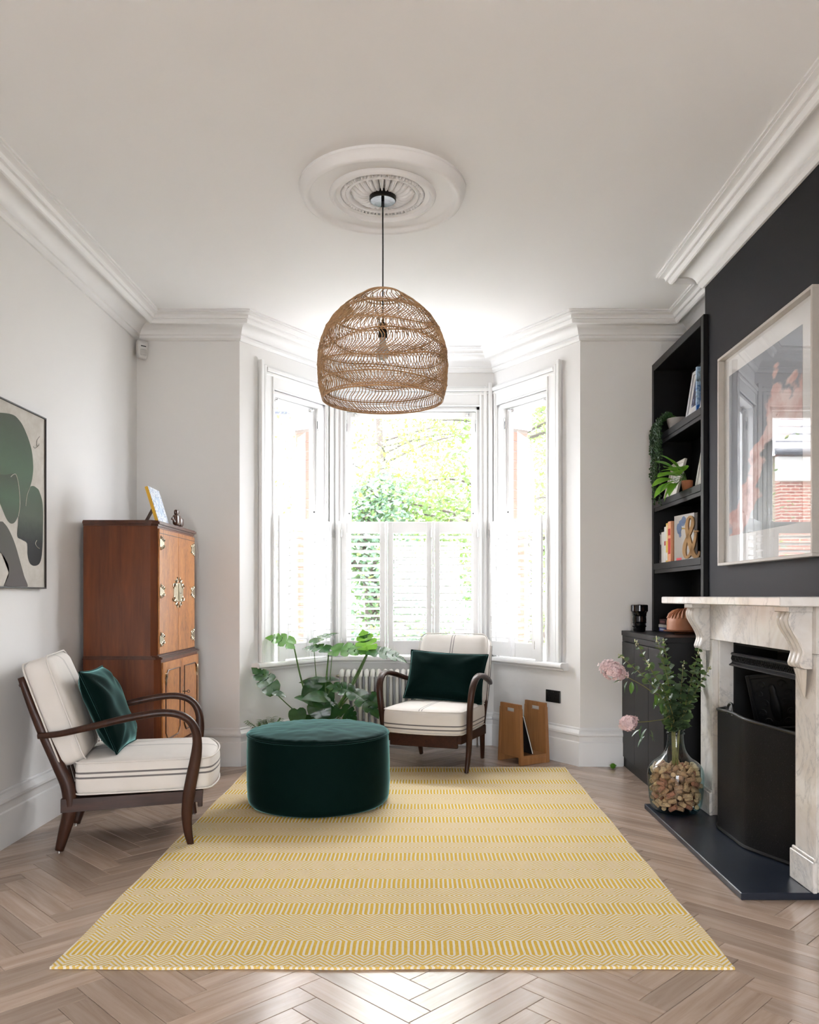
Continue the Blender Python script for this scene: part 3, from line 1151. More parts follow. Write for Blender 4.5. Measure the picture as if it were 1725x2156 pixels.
# ---- framed cloud print over the mantel
def cloud_print():
    r = empty('framed_print', (XBR, 3.7675, 1.31))
    tag(r, 'large framed print of pink clouds hanging above the mantel', 'picture')
    FR = plain('pale_frame_moulding', (.56, .52, .47, 1), .45, scale=60, amount=.05)
    y0, y1, z0, z1, xf, xb = 3.25, 4.285, 1.31, 2.39, 1.555, XBR - .001
    t = .014
    for nm, a in (('frame_rail', (y0, y1, z1 - t, z1)), ('frame_rail', (y0, y1, z0, z0 + t)), ('frame_stile', (y0, y0 + t, z0 + t, z1 - t)), ('frame_stile', (y1 - t, y1, z0 + t, z1 - t))):
        MB().box(xf, xb, a[0], a[1], a[2], a[3], .0015).build(nm, FR, r, world=True)
    MB().box(1.588, 1.594, y0 + t, y1 - t, z0 + t, z1 - t).build('mount', PAPER, r, world=True)
    m = NT('cloud_print')
    cc = m.n('ShaderNodeTexCoord')
    s = m.n('ShaderNodeSeparateXYZ')
    m.l(cc.outputs['Generated'], s.inputs[0])
    U = m.math('SUBTRACT', 1.0, s.outputs['Y'])     # 0 far (left in view) .. 1 near
    V = s.outputs['Z']
    n1 = m.noise(m.coords('Generated', (1, 1.7, 3.2)), 1.5, 7, .58, .1)
    n2 = m.noise(m.coords('Generated', (1, 4, 7), (3, 1, 2)), 1.4, 6, .6, .1)
    vo = m.n('ShaderNodeTexVoronoi', feature='SMOOTH_F1')
    m.l(m.coords('Generated', (1, 3.2, 7.0), (0, 2, 1)), vo.inputs['Vector'])
    vo.inputs['Scale'].default_value = 1.25
    vo2 = m.n('ShaderNodeTexVoronoi', feature='F1')
    m.l(m.coords('Generated', (1, 8, 17), (0, 5, 1)), vo2.inputs['Vector'])
    vo2.inputs['Scale'].default_value = 1.2
    puff = m.math('ADD', m.math('MULTIPLY', m.math('SUBTRACT', vo.outputs['Distance'], .42), .30), m.math('MULTIPLY', m.math('SUBTRACT', vo2.outputs['Distance'], .42), .10))
    nn = m.math('ADD', m.math('MULTIPLY', m.math('SUBTRACT', n1, .5), .45), puff)
    # a tall column of cloud climbing to the right of the middle
    top = m.math('SUBTRACT', m.math('ADD', .42, m.math('MULTIPLY', U, .52)), m.math('MULTIPLY', m.math('ABSOLUTE', m.math('SUBTRACT', U, .66)), .62))
    h = m.math('ADD', m.math('SUBTRACT', V, top), nn)
    sky = m.ramp(V, [(0.0, (.36, .40, .45, 1)), (.5, (.24, .265, .31, 1)), (1.0, (.19, .21, .25, 1))])
    pink = m.ramp(m.math('ADD', m.math('ADD', n2, m.math('MULTIPLY', puff, 1.2)), m.math('MULTIPLY', V, .12)), [(.30, (.40, .22, .20, 1)), (.50, (.66, .40, .36, 1)), (.72, (.78, .62, .58, 1))])
    fc = m.ramp(h, [(0.0, (1, 1, 1, 1)), (.012, (.8, .8, .8, 1)), (.045, (0, 0, 0, 1))])
    c = m.mix(fc, sky, pink)
    low = m.math('ADD', m.math('SUBTRACT', V, m.math('SUBTRACT', top, .27)), m.math('MULTIPLY', nn, 1.3))
    fd = m.ramp(low, [(0.0, (1, 1, 1, 1)), (.05, (0, 0, 0, 1))])
    dark = m.ramp(m.math('ADD', V, m.math('MULTIPLY', nn, .35)), [(.15, (.42, .46, .48, 1)), (.33, (.22, .25, .27, 1)), (.46, (.035, .035, .04, 1))])
    c = m.mix(fd, c, dark)
    MB().box(1.586, 1.5875, 3.40, 4.205, 1.46, 2.28).build('print', m.bsdf(c, .8), r, world=True)
    MB().box(1.5825, 1.5845, y0 + t, y1 - t, z0 + t, z1 - t).build('pane', glass_pane('picture_glass'), r, world=True)


cloud_print()


# ---- built-in bookcase and the cupboard under it
def bookcase():
    r = empty('bookcase', (1.70, 5.08, .92))
    tag(r, 'tall black built-in bookcase in the alcove beside the chimney breast', 'bookcase')
    y0, y1, zb, zt, xb = 4.551, YB - .002, .9205, 2.72, XR - .002
    MB().box(XS, xb, y0, y0 + .045, zb, zt, .002).build('side_panel', BLACKWOOD, r, world=True)
    MB().box(XS, xb, y1 - .045, y1, zb, zt, .002).build('side_panel', BLACKWOOD, r, world=True)
    MB().box(xb - .012, xb, y0 + .045, y1 - .045, zb, zt - .045).build('back_panel', BLACKWOOD, r, world=True)
    MB().box(XS, xb, y0 + .045, y1 - .045, zt - .05, zt, .002).build('top_panel', BLACKWOOD, r, world=True)
    for z in (2.214, 1.785, 1.371):
        s = MB().box(XS + .012, xb - .012, y0 + .045, y1 - .045, z - .024, z).build('shelf', BLACKWOOD, r, world=True)
        MB().box(XS, XS + .012, y0 + .045, y1 - .045, z - .042, z, .002).box(XS + .004, XS + .012, y0 + .045, y1 - .045, z - .067, z - .042, .002).build('shelf_lip', BLACKWOOD, s, world=True)
    c = empty('alcove_cupboard', (1.60, 5.08, 0))
    tag(c, 'low black built-in cupboard with plain doors under the bookcase', 'cupboard')
    xf = 1.371
    MB().box(xf + .022, xb, 4.602, y1, .001, .888).build('body', BLACKWOOD, c, world=True)
    MB().box(xf - .004, xb, 4.598, y1, .888, .9195, .002).build('cupboard_top', BLACKWOOD, c, world=True)
    MB().box(xf + .012, xf + .022, 4.602, y1, .001, .065).build('plinth', BLACKWOOD, c, world=True)
    n = 3
    wd = (y1 - 4.606) / n
    for k in range(n):
        MB().box(xf, xf + .021, 4.606 + k * wd + .0015, 4.606 + (k + 1) * wd - .0015, .070, .846, .002).build('door', BLACKWOOD, c, world=True)
    MB().box(xf + .002, xf + .021, 4.606, y1, .850, .887, .002).build('top_fascia', BLACKWOOD, c, world=True)


bookcase()


# ---- things on the shelves
def rot_to(loc, rz=0, rx=0, ry=0):
    return Matrix.Translation(loc) @ Matrix.Rotation(rz, 4, 'Z') @ Matrix.Rotation(ry, 4, 'Y') @ Matrix.Rotation(rx, 4, 'X')


def print_mat(name, stops, scale=6, dist=1.0):
    t = NT(name)
    n = t.noise(t.coords(), scale, 4, .6, dist)
    return t.bsdf(t.ramp(n, stops), .4)


def book(y0, y1, z, h, d, col, label, spine=None, x=XS + .03, tilt=0):
    """an upright book, spine towards the room"""
    r = empty('book', (x, (y0 + y1) / 2, z))
    tag(r, label, 'book', 'books standing on the lowest bookcase shelf')
    c = plain('book_cover', col, .45, scale=60, amount=.08)
    hw = (y1 - y0) / 2
    cv = MB().box(0, .003, -hw, hw, 0, h, .001).box(.003, d, -hw, -hw + .002, 0, h).box(.003, d, hw - .002, hw, 0, h)
    cv.build('cover', c, r)
    MB().box(.003, d - .004, -hw + .002, hw - .002, .003, h - .004).build('pages', PAPER, r)
    if spine:
        for (za, zb, cc) in spine:
            MB().box(-.0008, .0005, -hw * .75, hw * .75, za * h, zb * h).build('spine_print', plain('spine_ink', cc, .5), r)
    return r


ZS3 = 1.3715
W_, CR, YE, PE, RD, GR = rgb(235, 232, 226), rgb(240, 226, 196), rgb(232, 196, 90), rgb(240, 170, 130), rgb(200, 45, 50), rgb(120, 118, 116)
BK = rgb(30, 28, 28)
bl = [
    (.022, .205, GR, 'thin grey book at the wall end of the lowest bookcase row', [(.1, .9, BK)]),
    (.020, .225, BK, 'thin black book second in the row from the wall', [(.55, .85, W_)]),
    (.030, .205, W_, 'plain white paperback beside the thin black book', None),
    (.030, .205, W_, 'plain white paperback, second of two alike', None),
    (.036, .235, W_, 'white book with a red square on its spine', [(.48, .60, RD)]),
    (.040, .255, YE, 'yellow and cream book next to the peach one', [(.55, .95, CR), (.05, .25, W_)]),
    (.060, .262, PE, 'peach book with red lettering down its spine', [(.20, .58, RD), (.66, .82, RD)]),
]
yy = 5.495
for (th, h, c, lb, spn) in bl:
    book(yy - th, yy - .0008, ZS3, h, .15, c, lb, spn)
    yy -= th + .002
# atlas: turned so that the cover faces the room
def atlas():
    r = empty('atlas_book', (XS + .055, 5.055, ZS3))
    tag(r, 'large grey atlas with a blue map on its cover behind the ampersand', 'book')
    w2, h, t = .125, .285, .022
    MB().box(-.001, .0015, -w2, w2, 0, h).box(t - .0015, t + .001, -w2, w2, 0, h).box(0, t, w2 - .002, w2 + .001, 0, h).build('cover', plain('atlas_cover', rgb(150, 140, 130), .5), r)
    MB().box(.0015, t - .0015, -w2 + .003, w2 - .003, .003, h - .003).build('pages', PAPER, r)
    BL = plain('map_blue', rgb(25, 62, 105), .5)
    mp = MB()
    random.seed(5)
    for (cy0, cz0, ry, rz) in ((.06, .20, .034, .040), (.02, .235, .045, .022), (.0, .25, .03, .025), (.05, .165, .018, .02)):
        poly = [(cy0 + ry * math.cos(t_) * random.uniform(.75, 1.1), cz0 + rz * math.sin(t_) * random.uniform(.75, 1.1)) for t_ in [2 * PI * k / 14 for k in range(14)]]
        mp.prism(poly, lambda p: (-.0011, p[0], p[1]), lambda p: (-.0018, p[0], p[1]))
    mp.build('map_print', BL, r)
    arc = [(-.0015, .015 + .07 * math.cos(t_), .13 + .07 * math.sin(t_)) for t_ in [PI * .45 + k * .12 for k in range(13)]]
    MB().tube(arc, .0035, 4, up=(1, 0, 0)).build('gold_arc', plain('gold_print', rgb(190, 150, 70), .4), r)
    MB().box(-.0016, -.001, .03, .095, .004, .020).build('red_band', plain('red_band', RD, .5), r)
    r.rotation_euler = (0, 0, math.radians(10))


atlas()


def ampersand():
    r = empty('ampersand_ornament', (XS + .046, 4.88, ZS3), math.radians(52))
    tag(r, 'pale wooden ampersand ornament standing on the bookcase shelf', 'ornament')
    # stroke traced in a plane: a (towards the window = +y), z
    P = [(800, 735), (795, 775), (765, 812), (728, 795), (700, 735), (665, 610), (640, 500), (628, 400), (640, 310), (672, 262), (705, 290), (708, 370), (680, 450), (640, 540), (602, 640), (592, 740), (612, 812), (655, 800), (690, 740), (722, 650), (742, 560), (752, 480)]
    k = .262 / 600.0
    pts = [Vector((0, (695 - a) * k, (845 - z) * k)) for a, z in P]
    pts = catmull(pts, 5)
    n = len(pts)
    wd = lerp_list([.004, .007, .010, .012, .0125, .0125, .011, .009, .008, .006, .008, .010, .010, .009, .010, .010, .008, .008, .009, .009, .008, .007], n)
    MB().tube(pts, wd, 8, flat=.009, up=(0, .2, 1)) if False else None
    verts, fc = [], []
    mb = MB()
    for i, p in enumerate(pts):
        t = (pts[min(i + 1, n - 1)] - pts[max(i - 1, 0)]).normalized()
        s = Vector((0, -t.z, t.y))
        for (q, x) in ((1, -.011), (1, .011), (-1, .011), (-1, -.011)):
            v = p + s * wd[i] * q
            verts.append((x, v.y, max(v.z, 0.0)))
    mb.add(verts, [(i * 4 + a, i * 4 + (a + 1) % 4, (i + 1) * 4 + (a + 1) % 4, (i + 1) * 4 + a) for i in range(n - 1) for a in range(4)] + [(3, 2, 1, 0), tuple((n - 1) * 4 + a for a in range(4))])
    mb.box(-.011, .011, (695 - 790) * k, (695 - 722) * k, (845 - 478) * k, (845 - 455) * k, .001)
    mb.build('ampersand', wood('pale_birch', (.52, .30, .13, 1), (.68, .44, .22, 1), .5, (30, 30, 4)), r)


ampersand()


def leaning_frame(name, label, loc, w_, h, rz, lean, frame_col, border, picture, fw=.012):
    """photo frame leaning back; faces local -x"""
    r = empty(name, loc, rz)
    tag(r, label, 'photo frame')
    M_ = Matrix.Rotation(lean, 4, 'Y')
    f = plain('frame_paint', frame_col, .4)
    fr = MB().box(-.008, .008, -w_ / 2, -w_ / 2 + fw, 0, h, .001).box(-.008, .008, w_ / 2 - fw, w_ / 2, 0, h, .001).box(-.008, .008, -w_ / 2 + fw, w_ / 2 - fw, 0, fw, .001).box(-.008, .008, -w_ / 2 + fw, w_ / 2 - fw, h - fw, h, .001)
    fr.xf(M_).build('frame', f, r)
    MB().box(0, .006, -w_ / 2 + fw, w_ / 2 - fw, fw, h - fw).xf(M_).build('mount', plain('frame_mount', border, .7), r)
    MB().box(-.001, .0, -w_ * .28, w_ * .28, h * .2, h * .8).xf(M_).build('picture', picture, r)
    return r


dark_photo = print_mat('dark_photo', [(.35, rgb(10, 10, 18)), (.55, rgb(30, 40, 80)), (.68, rgb(150, 160, 190))], 18)
leaning_frame('photo_frame', 'white framed dark blue photo leaning on the top bookcase shelf', (XS + .03, 4.80, 2.2145), .27, .285, 0, math.radians(9), rgb(190, 190, 192), rgb(190, 188, 186), dark_photo, .022)
o = MB().box(XS + .012, XS + .16, 4.700, 4.716, 2.2145, 2.47, .002).build('blue_book', print_mat('blue_book_cover', [(.4, rgb(20, 90, 170)), (.55, rgb(180, 210, 235)), (.7, rgb(15, 20, 40))], 9))
tag(o, 'blue and white book standing in front of the photo on the top shelf', 'book')
leaning_frame('photo_frame', 'beige mounted picture frame leaning behind the leafy plant on the middle shelf', (XS + .03, 5.25, 1.7855), .27, .235, 0, math.radians(14), rgb(215, 208, 198), rgb(225, 220, 212), print_mat('pale_photo', [(.4, rgb(230, 228, 220)), (.6, rgb(150, 150, 145))], 12), .020)
leaning_frame('photo_frame', 'white framed photo with blue and tan picture at the end of the middle shelf', (XS + .06, 4.74, 1.7855), .24, .25, 0, math.radians(10), rgb(240, 238, 235), rgb(225, 222, 216), print_mat('beach_photo', [(.35, rgb(215, 175, 110)), (.5, rgb(235, 230, 220)), (.65, rgb(40, 70, 120))], 10), .018)

LEAF_D = leaf_mat('dark_green_leaf', (.012, .045, .012, 1), (.045, .13, .035, 1), .3, .25)
LEAF_B = leaf_mat('bright_green_leaf', (.05, .20, .015, 1), (.16, .42, .035, 1), .35, .4)
LEAF_E = leaf_mat('eucalyptus_leaf', (.026, .058, .028, 1), (.10, .155, .082, 1), .45, .2)
STEM = plain('green_stem', (.07, .15, .03, 1), .5, scale=60, amount=.3)
TWIG = plain('yellow_green_twig', (.22, .20, .06, 1), .55, scale=60, amount=.3)


def simple_leaf(mat, L=.06, W=.03, fold=.25, droop=.3, n=6, name='leaf'):
    """pointed leaf along +x, base at the origin"""
    def fn(u, v):
        q = (u - .5) * 2
        half = W / 2 * math.sin(PI * min(.999, .04 + v * .96)) ** .8 * (1.15 - .3 * v)
        return Vector((v * L, q * half, abs(q) * half * fold - droop * L * v * v))
    return MB().grid(fn, 4, n).mesh(name, mat, True, sharp=0)


# trailing plant in a pale bowl
def trailing_plant():
    r = empty('trailing_plant', (XS + .085, 5.26, 2.2145))
    tag(r, 'trailing string-of-beads plant spilling from a pale bowl on the top shelf', 'plant')
    MB().lathe([(.0, 0), (.042, 0), (.060, .02), (.072, .055), (.074, .075), (.070, .075), (.066, .058), (.0, .05)], 24, cap=False).build('bowl', plain('stoneware', rgb(170, 165, 160), .6), r, True)
    MB().lathe([(0, .066), (.066, .064)], 20, cap=False).build('soil', plain('soil', (.05, .03, .02, 1), 1), r)
    random.seed(11)
    st, bd = MB(), MB()
    unit = MB().lathe([(0, -1), (.75, -.6), (1, 0), (.75, .6), (0, 1)], 6)
    for k in range(26):
        a = random.uniform(0, 2 * PI)
        x1, y1 = -.118 + random.uniform(-.012, .010), random.uniform(-.02, .17)
        L = random.uniform(.08, .50) * (1 if y1 > .04 else .35)
        p = [Vector((random.uniform(-.03, .03), random.uniform(-.03, .05), .07)), Vector((-.07, y1 * .45, .10 + random.uniform(-.01, .02))), Vector((x1, y1, .03)), Vector((x1 + random.uniform(-.008, .008), y1 + random.uniform(-.02, .02), -L * .5)), Vector((x1 + random.uniform(-.008, .008), y1 + random.uniform(-.02, .02), -L))]
        pts = catmull(p, 7)
        st.tube(pts, .0012, 4)
        for q in pts[5:]:
            for _ in range(3):
                s = random.uniform(.004, .0075)
                bd.merge(MB().add(unit.v, unit.f).xf(Matrix.Translation(q + Vector((random.uniform(-.008, .008), random.uniform(-.010, .010), random.uniform(-.014, .014)))) @ Matrix.Rotation(random.uniform(0, 3), 4, 'X') @ Matrix.Diagonal((s, s, s * 1.2, 1))))
    s_ = st.build('strands', STEM, r, True)
    s_['kind'] = 'stuff'
    b_ = bd.build('bead_leaves', LEAF_D, r, True)
    b_['kind'] = 'stuff'


trailing_plant()


def shelf_plant():
    r = empty('leafy_shelf_plant', (XS + .03, 4.92, 1.7855))
    tag(r, 'bright green leafy plant drooping over the middle bookcase shelf', 'plant')
    MB().lathe([(.0, 0), (.026, 0), (.032, .03), (.034, .06), (.030, .06), (.028, .045), (0, .04)], 20, cap=False).build('pot', plain('terracotta', (.36, .13, .06, 1), .8), r, True)
    lm = simple_leaf(LEAF_B, .14, .125, .2, .3)
    lm2 = simple_leaf(LEAF_B, .10, .07, .3, .5)
    random.seed(21)
    dirs = [(-.35, .9, .75, lm), (-.5, .8, .35, lm), (-.6, .55, .05, lm), (-.7, .35, .75, lm), (-.8, .1, .3, lm2), (-.8, -.3, .45, lm2), (-.7, -.6, .2, lm), (-.8, .6, -.3, lm), (-.85, -.1, -.2, lm2), (-.8, -.5, -.4, lm2), (-.4, -.8, .55, lm2), (-.75, .25, -.5, lm2), (-.5, .3, .9, lm)]
    for (dx, dy, dz, me) in dirs:
        d = Vector((dx, dy, dz)).normalized()
        base = Vector((0, 0, .055))
        mid = base + d * .035 + Vector((-.01, 0, .025))
        tip = base + d * .075 + Vector((-.012, 0, .015))
        tip.x = min(tip.x, -.035)
        MB().tube(catmull([base, mid, tip], 4), .0016, 5).build('stem', STEM, r, True)
        o = obj_from(me, 'leaf', r, tip)
        o.rotation_euler = d.to_track_quat('X', 'Z').to_euler()
    return r


shelf_plant()


def stacked_books():
    z = .9200
    cs = [(rgb(70, 75, 150), .026, .0, 'blue and white patterned book at the bottom of the stack by the cloche', rgb(210, 212, 230)),
          (rgb(225, 222, 215), .020, .05, 'white book in the middle of the stack by the cloche', None),
          (rgb(60, 18, 22), .034, -.04, 'dark red book on top of the stack by the cloche', rgb(150, 100, 100))]
    for (c, t, rz, lb, c2) in cs:
        r = empty('book', (XS + .125, 5.40, z), rz)
        tag(r, lb, 'book', 'stacked books on the cupboard')
        MB().box(-.10, .10, -.085, .085, 0, .002).box(-.10, .10, -.085, .085, t - .003, t - .001).box(-.10, -.097, -.085, .085, .002, t - .003).build('cover', plain('book_cover', c, .4), r)
        MB().box(-.097, .095, -.082, .082, .002, t - .003).build('pages', PAPER, r)
        if c2:
            MB().box(-.1008, -.1, -.06, .06, t * .3, t * .7).build('spine_print', plain('spine_ink', c2, .5), r)
        z += t


stacked_books()


def cloche():
    c = (XS + .07, 5.06, .9200)
    r = empty('serving_plate', c)
    tag(r, 'dark wooden plate under the terracotta dome on the cupboard', 'plate')
    MB().lathe([(.0, 0), (.07, 0), (.075, .006), (.135, .016), (.138, .020), (.134, .022), (.075, .013), (0, .012)], 40, cap=False).build('plate', wood('teak', (.12, .045, .02, 1), (.26, .11, .05, 1), .4, (20, 4, 20)), r, True)
    r = empty('terracotta_cloche', (c[0], c[1], c[2] + .0225))
    tag(r, 'fluted terracotta dome with a loop knob beside the mantel', 'cloche')
    T = plain('terracotta_glaze', (.42, .165, .075, 1), .5, scale=12, amount=.2)
    MB().lathe([(.112, 0), (.116, .004), (.116, .05), (.112, .075), (.100, .098), (.078, .116), (.05, .126), (.02, .131), (0, .132)], 48, cap=False).build('dome', T, r, True)
    fl = MB()
    for k in range(30):
        a = 2 * PI * k / 30
        pts = [Vector((q * math.cos(a), q * math.sin(a), z)) for q, z in ((.1145, .074), (.102, .0985), (.080, .117), (.052, .1275), (.030, .131))]
        fl.tube(pts, [.003, .0065, .006, .005, .002], 5)
    fl.build('fluting', T, r, True)
    MB().tube(catmull([(0, -.016, .128), (0, -.018, .150), (0, 0, .172), (0, .018, .150), (0, .016, .128)], 6), .006, 8, up=(1, 0, 0)).build('loop_knob', T, r, True)


cloche()
r = empty('black_vase', (1.445, 5.40, .9200))
tag(r, 'black glass tumbler vase on the cupboard by the off-white wall', 'vase')
BG = plain('black_glass', (.004, .004, .005, 1), .06, scale=20)
MB().lathe([(.0, 0), (.036, 0), (.039, .004), (.041, .05), (.045, .075), (.043, .10), (.048, .125), (.0555, .135), (.0555, .172), (.051, .176), (.048, .172), (.045, .125), (.036, .02), (0, .018)], 32, cap=False).build('body', BG, r, True)
for z in (.035, .060, .105):
    MB().lathe([(.041, z - .006), (.0475, z), (.041, z + .006)], 32, cap=False).build('ring', BG, r, True)


# ---- demijohn of corks with eucalyptus and lilac
VX, VY, HZ = 1.340, 4.295, .028


def demijohn():
    r = empty('demijohn', (VX, VY, HZ))
    tag(r, 'pale blue glass demijohn full of corks standing on the hearth', 'vase')
    prof = [(.02, .022), (.06, .012), (.095, .0005), (.112, .006), (.126, .024), (.135, .06), (.141, .12), (.1435, .17), (.1435, .195), (.138, .222), (.123, .247), (.100, .268), (.076, .287), (.059, .308), (.049, .332), (.0435, .362), (.041, .392),
            (.041, .400), (.046, .403), (.0475, .408), (.046, .413), (.042, .416), (.0435, .420), (.047, .423), (.047, .430), (.044, .434)]
    pts = catmull([(a, b, 0) for a, b in prof], 3)
    out = [(p.x, p.y) for p in pts]
    inn = [(max(a - .0035, .001), b + (.004 if b < .03 else 0)) for a, b in reversed(out)]
    t = NT('sea_glass')
    n1 = t.noise(t.coords(), 9, 2)
    g = t.n('ShaderNodeBsdfGlass')
    g.inputs['Roughness'].default_value = 0.0
    g.inputs['IOR'].default_value = 1.45
    g.inputs['Color'].default_value = (.80, .95, .95, 1)
    tr = t.n('ShaderNodeBsdfTransparent')
    lw = t.n('ShaderNodeLayerWeight')
    lw.inputs[0].default_value = .30
    t.l(t.mix(t.math('POWER', lw.outputs['Facing'], 1.6), (.975, .992, .99, 1), (.36, .68, .70, 1)), tr.inputs[0])
    gl = t.n('ShaderNodeBsdfGlossy')
    gl.inputs['Roughness'].default_value = .02
    fr = t.n('ShaderNodeFresnel')
    fr.inputs[0].default_value = 1.5
    b = t.n('ShaderNodeBump')
    b.inputs['Strength'].default_value = .08
    b.inputs['Distance'].default_value = .004
    t.l(n1, b.inputs['Height'])
    t.l(b.outputs[0], gl.inputs['Normal'])
    mx = t.n('ShaderNodeMixShader')
    ge = t.n('ShaderNodeNewGeometry')
    t.l(t.math('MULTIPLY', fr.outputs[0], t.math('SUBTRACT', 1.0, ge.outputs['Backfacing'])), mx.inputs[0])
    t.l(tr.outputs[0], mx.inputs[1])
    t.l(gl.outputs[0], mx.inputs[2])
    t.l(mx.outputs[0], t.out.inputs[0])
    t.t.nodes.remove(g)
    MB().lathe(out + inn, 56, cap=False).build('bottle', t.m, r, True, sharp=0)
    # corks: random packing of non-overlapping cylinders, every cork a thing
    random.seed(8)
    mats = []
    for k, c in enumerate([(.50, .30, .155), (.58, .37, .20), (.44, .245, .13), (.40, .165, .095)]):
        tt = NT('cork_%d' % k)
        n = tt.noise(tt.coords(), 160, 3)
        n2 = tt.noise(tt.coords(scale=(1, 1, 1)), 45, 2)
        col = tt.ramp(n, [(.30, tuple(q * .35 for q in c) + (1,)), (.45, c + (1,)), (.8, tuple(q * 1.2 for q in c) + (1,))])
        col = tt.mix(tt.math('MULTIPLY', tt.math('GREATER_THAN', n2, .62), .45), col, (.10, .06, .05, 1))
        mats.append(tt.bsdf(col, .85, bump=n, bump_str=.2))
    R, Hh = .0122, .0215
    meshes = [MB().lathe([(.0, -Hh), (R * .9, -Hh), (R, -Hh + .0015), (R, Hh - .0015), (R * .9, Hh), (0, Hh)], 12, cap=False).mesh('cork', m_, True, sharp=40) for m_ in mats]

    def rin(z):
        for (a0, b0), (a1, b1) in zip(prof, prof[1:]):
            if b0 <= z <= b1 and b1 > .003:
                return a0 + (a1 - a0) * (z - b0) / max(b1 - b0, 1e-6) - .0045
        return .10
    placed = []

    def ends(p, d):
        return [p - d * (Hh - R * .6), p, p + d * (Hh - R * .6)]

    def ok(p, d, tol):
        for s in (-1, 1):
            for q in (d * Hh * s,):
                e = p + q
                for side in (d.orthogonal().normalized(), d.cross(d.orthogonal()).normalized()):
                    for s2 in (-1, 1):
                        c_ = e + side * R * s2
                        if c_.z < .012 or math.hypot(c_.x, c_.y) > rin(c_.z):
                            return False
        es = ends(p, d)
        for (p2, e2) in placed:
            if (p2 - p).length < 2 * Hh + .003:
                for a in es:
                    for b_ in e2:
                        if (a - b_).length < 2 * R * tol:
                            return False
        return True
    tries = 0
    while tries < 26000 and len(placed) < 290:
        tries += 1
        z = random.uniform(.015, .245)
        rr = rin(z) * (random.random() ** .33)
        a = random.uniform(0, 2 * PI)
        p = Vector((rr * math.cos(a), rr * math.sin(a), z))
        # mostly lying against the glass
        d = Vector((random.gauss(0, 1), random.gauss(0, 1), random.gauss(0, .8))).normalized()
        if z > .235 and rr > .05:
            continue
        if ok(p, d, .93):
            placed.append((p, ends(p, d)))
            kk = random.randrange(4)
            o = obj_from(meshes[kk], 'cork', None, p + Vector((VX, VY, HZ)))
            o.rotation_euler = d.to_track_quat('Z', 'Y').to_euler()
            tag(o, ['mid-brown', 'pale tan', 'darker brown', 'wine-stained reddish'][kk] + ' wine cork among the many inside the glass demijohn', 'cork', 'corks in the demijohn')


demijohn()
EUC_LEAF = None


def euc_mesh():
    def fn(u, v):
        q = (u - .5) * 2
        half = .5 * math.sin(PI * (.06 + .90 * v)) ** .65
        return Vector((v, q * half * 1.02, .10 * q * q - .12 * v * v))
    return MB().grid(fn, 4, 6).mesh('leaf', LEAF_E, True, sharp=0)


EUC = euc_mesh()


def sprig(tip, mid, label, nleaf, size, mat_leaf=EUC, start=.30, bud=True):
    r = empty('eucalyptus_stem', (VX, VY, HZ + .30))
    tag(r, label, 'plant stem', 'eucalyptus stems in the demijohn')
    o0 = Vector((VX, VY, HZ + .30))
    b0 = Vector((random.uniform(-.02, .02), random.uniform(-.02, .02), -.06))
    d = (mid - o0)
    neck = Vector((d.x, d.y, 0)).normalized() * .024 + Vector((0, 0, .132))
    pts = catmull([b0, neck, mid - o0, tip - o0], 10)
    n = len(pts)
    MB().tube(pts, [.0028, .0024, .0018, .0010], 6).build('stem', TWIG, r, True)
    i0 = int(n * start)
    nleaf = int(nleaf * 1.35)
    for k in range(nleaf):
        f = i0 + (n - 1 - i0) * (k + .5) / nleaf
        i = min(int(f), n - 2)
        p = pts[i].lerp(pts[i + 1], f - i)
        t = (pts[i + 1] - pts[i]).normalized()
        a = k * 1.57 + random.uniform(-.35, .35)
        s = t.orthogonal().normalized()
        s = Matrix.Rotation(a, 3, t) @ s
        tp = (k + .5) / nleaf
        sz = size * 1.45 * (1.05 - .65 * tp ** 2.2) * random.uniform(.85, 1.15)
        for q in (1, -1):
            dd = (s * q + t * random.uniform(.25, .6)).normalized()
            o = obj_from(mat_leaf, 'leaf', r, p)
            o.rotation_euler = (dd.to_track_quat('X', 'Z') @ Matrix.Rotation(random.uniform(-.9, .9), 3, 'X').to_quaternion()).to_euler()
            o.scale = (sz, sz, sz)
    if bud:
        bm_ = MB()
        for k in range(9):
            t = (pts[-1] - pts[-3]).normalized()
            q = pts[-1] - t * (.004 * k) + Vector((random.uniform(-1, 1), random.uniform(-1, 1), random.uniform(-1, 1))) * (.002 + .0008 * k)
            bm_.merge(MB().lathe([(0, -1), (.8, -.5), (.9, .2), (0, 1)], 5).xf(Matrix.Translation(q) @ Matrix.Diagonal((.0028, .0028, .0055, 1))))
        bm_.build('buds', plain('pale_bud', (.60, .60, .35, 1), .6), r, True)
    return r


random.seed(4)
sprig(px(1337, 1346, 4.18), px(1392, 1452, 4.22), 'eucalyptus stem leaning out highest over the lilac', 13, .030)
sprig(px(1382, 1341, 4.22), px(1408, 1440, 4.27), 'eucalyptus stem with the tallest tip, in front of the cupboard corner', 15, .034)
sprig(px(1397, 1345, 4.38), px(1412, 1440, 4.32), 'eucalyptus stem standing close behind the tallest one', 15, .034)
sprig(px(1440, 1392, 4.24), px(1434, 1460, 4.27), 'short eucalyptus stem at the middle of the bunch', 12, .034)
sprig(px(1500, 1344, 4.34), px(1462, 1448, 4.33), 'eucalyptus stem reaching to the marble jamb corner', 15, .036)
sprig(px(1472, 1366, 4.20), px(1452, 1450, 4.24), 'dense eucalyptus stem just inside the outermost one by the jamb', 14, .037)
sprig(px(1496, 1404, 4.16), px(1458, 1470, 4.24), 'thin eucalyptus twig ending against the white jamb', 7, .026, start=.5)
sprig(px(1303, 1378, 4.10), px(1382, 1452, 4.16), 'eucalyptus stem bending out behind the upper lilac bloom', 12, .030)
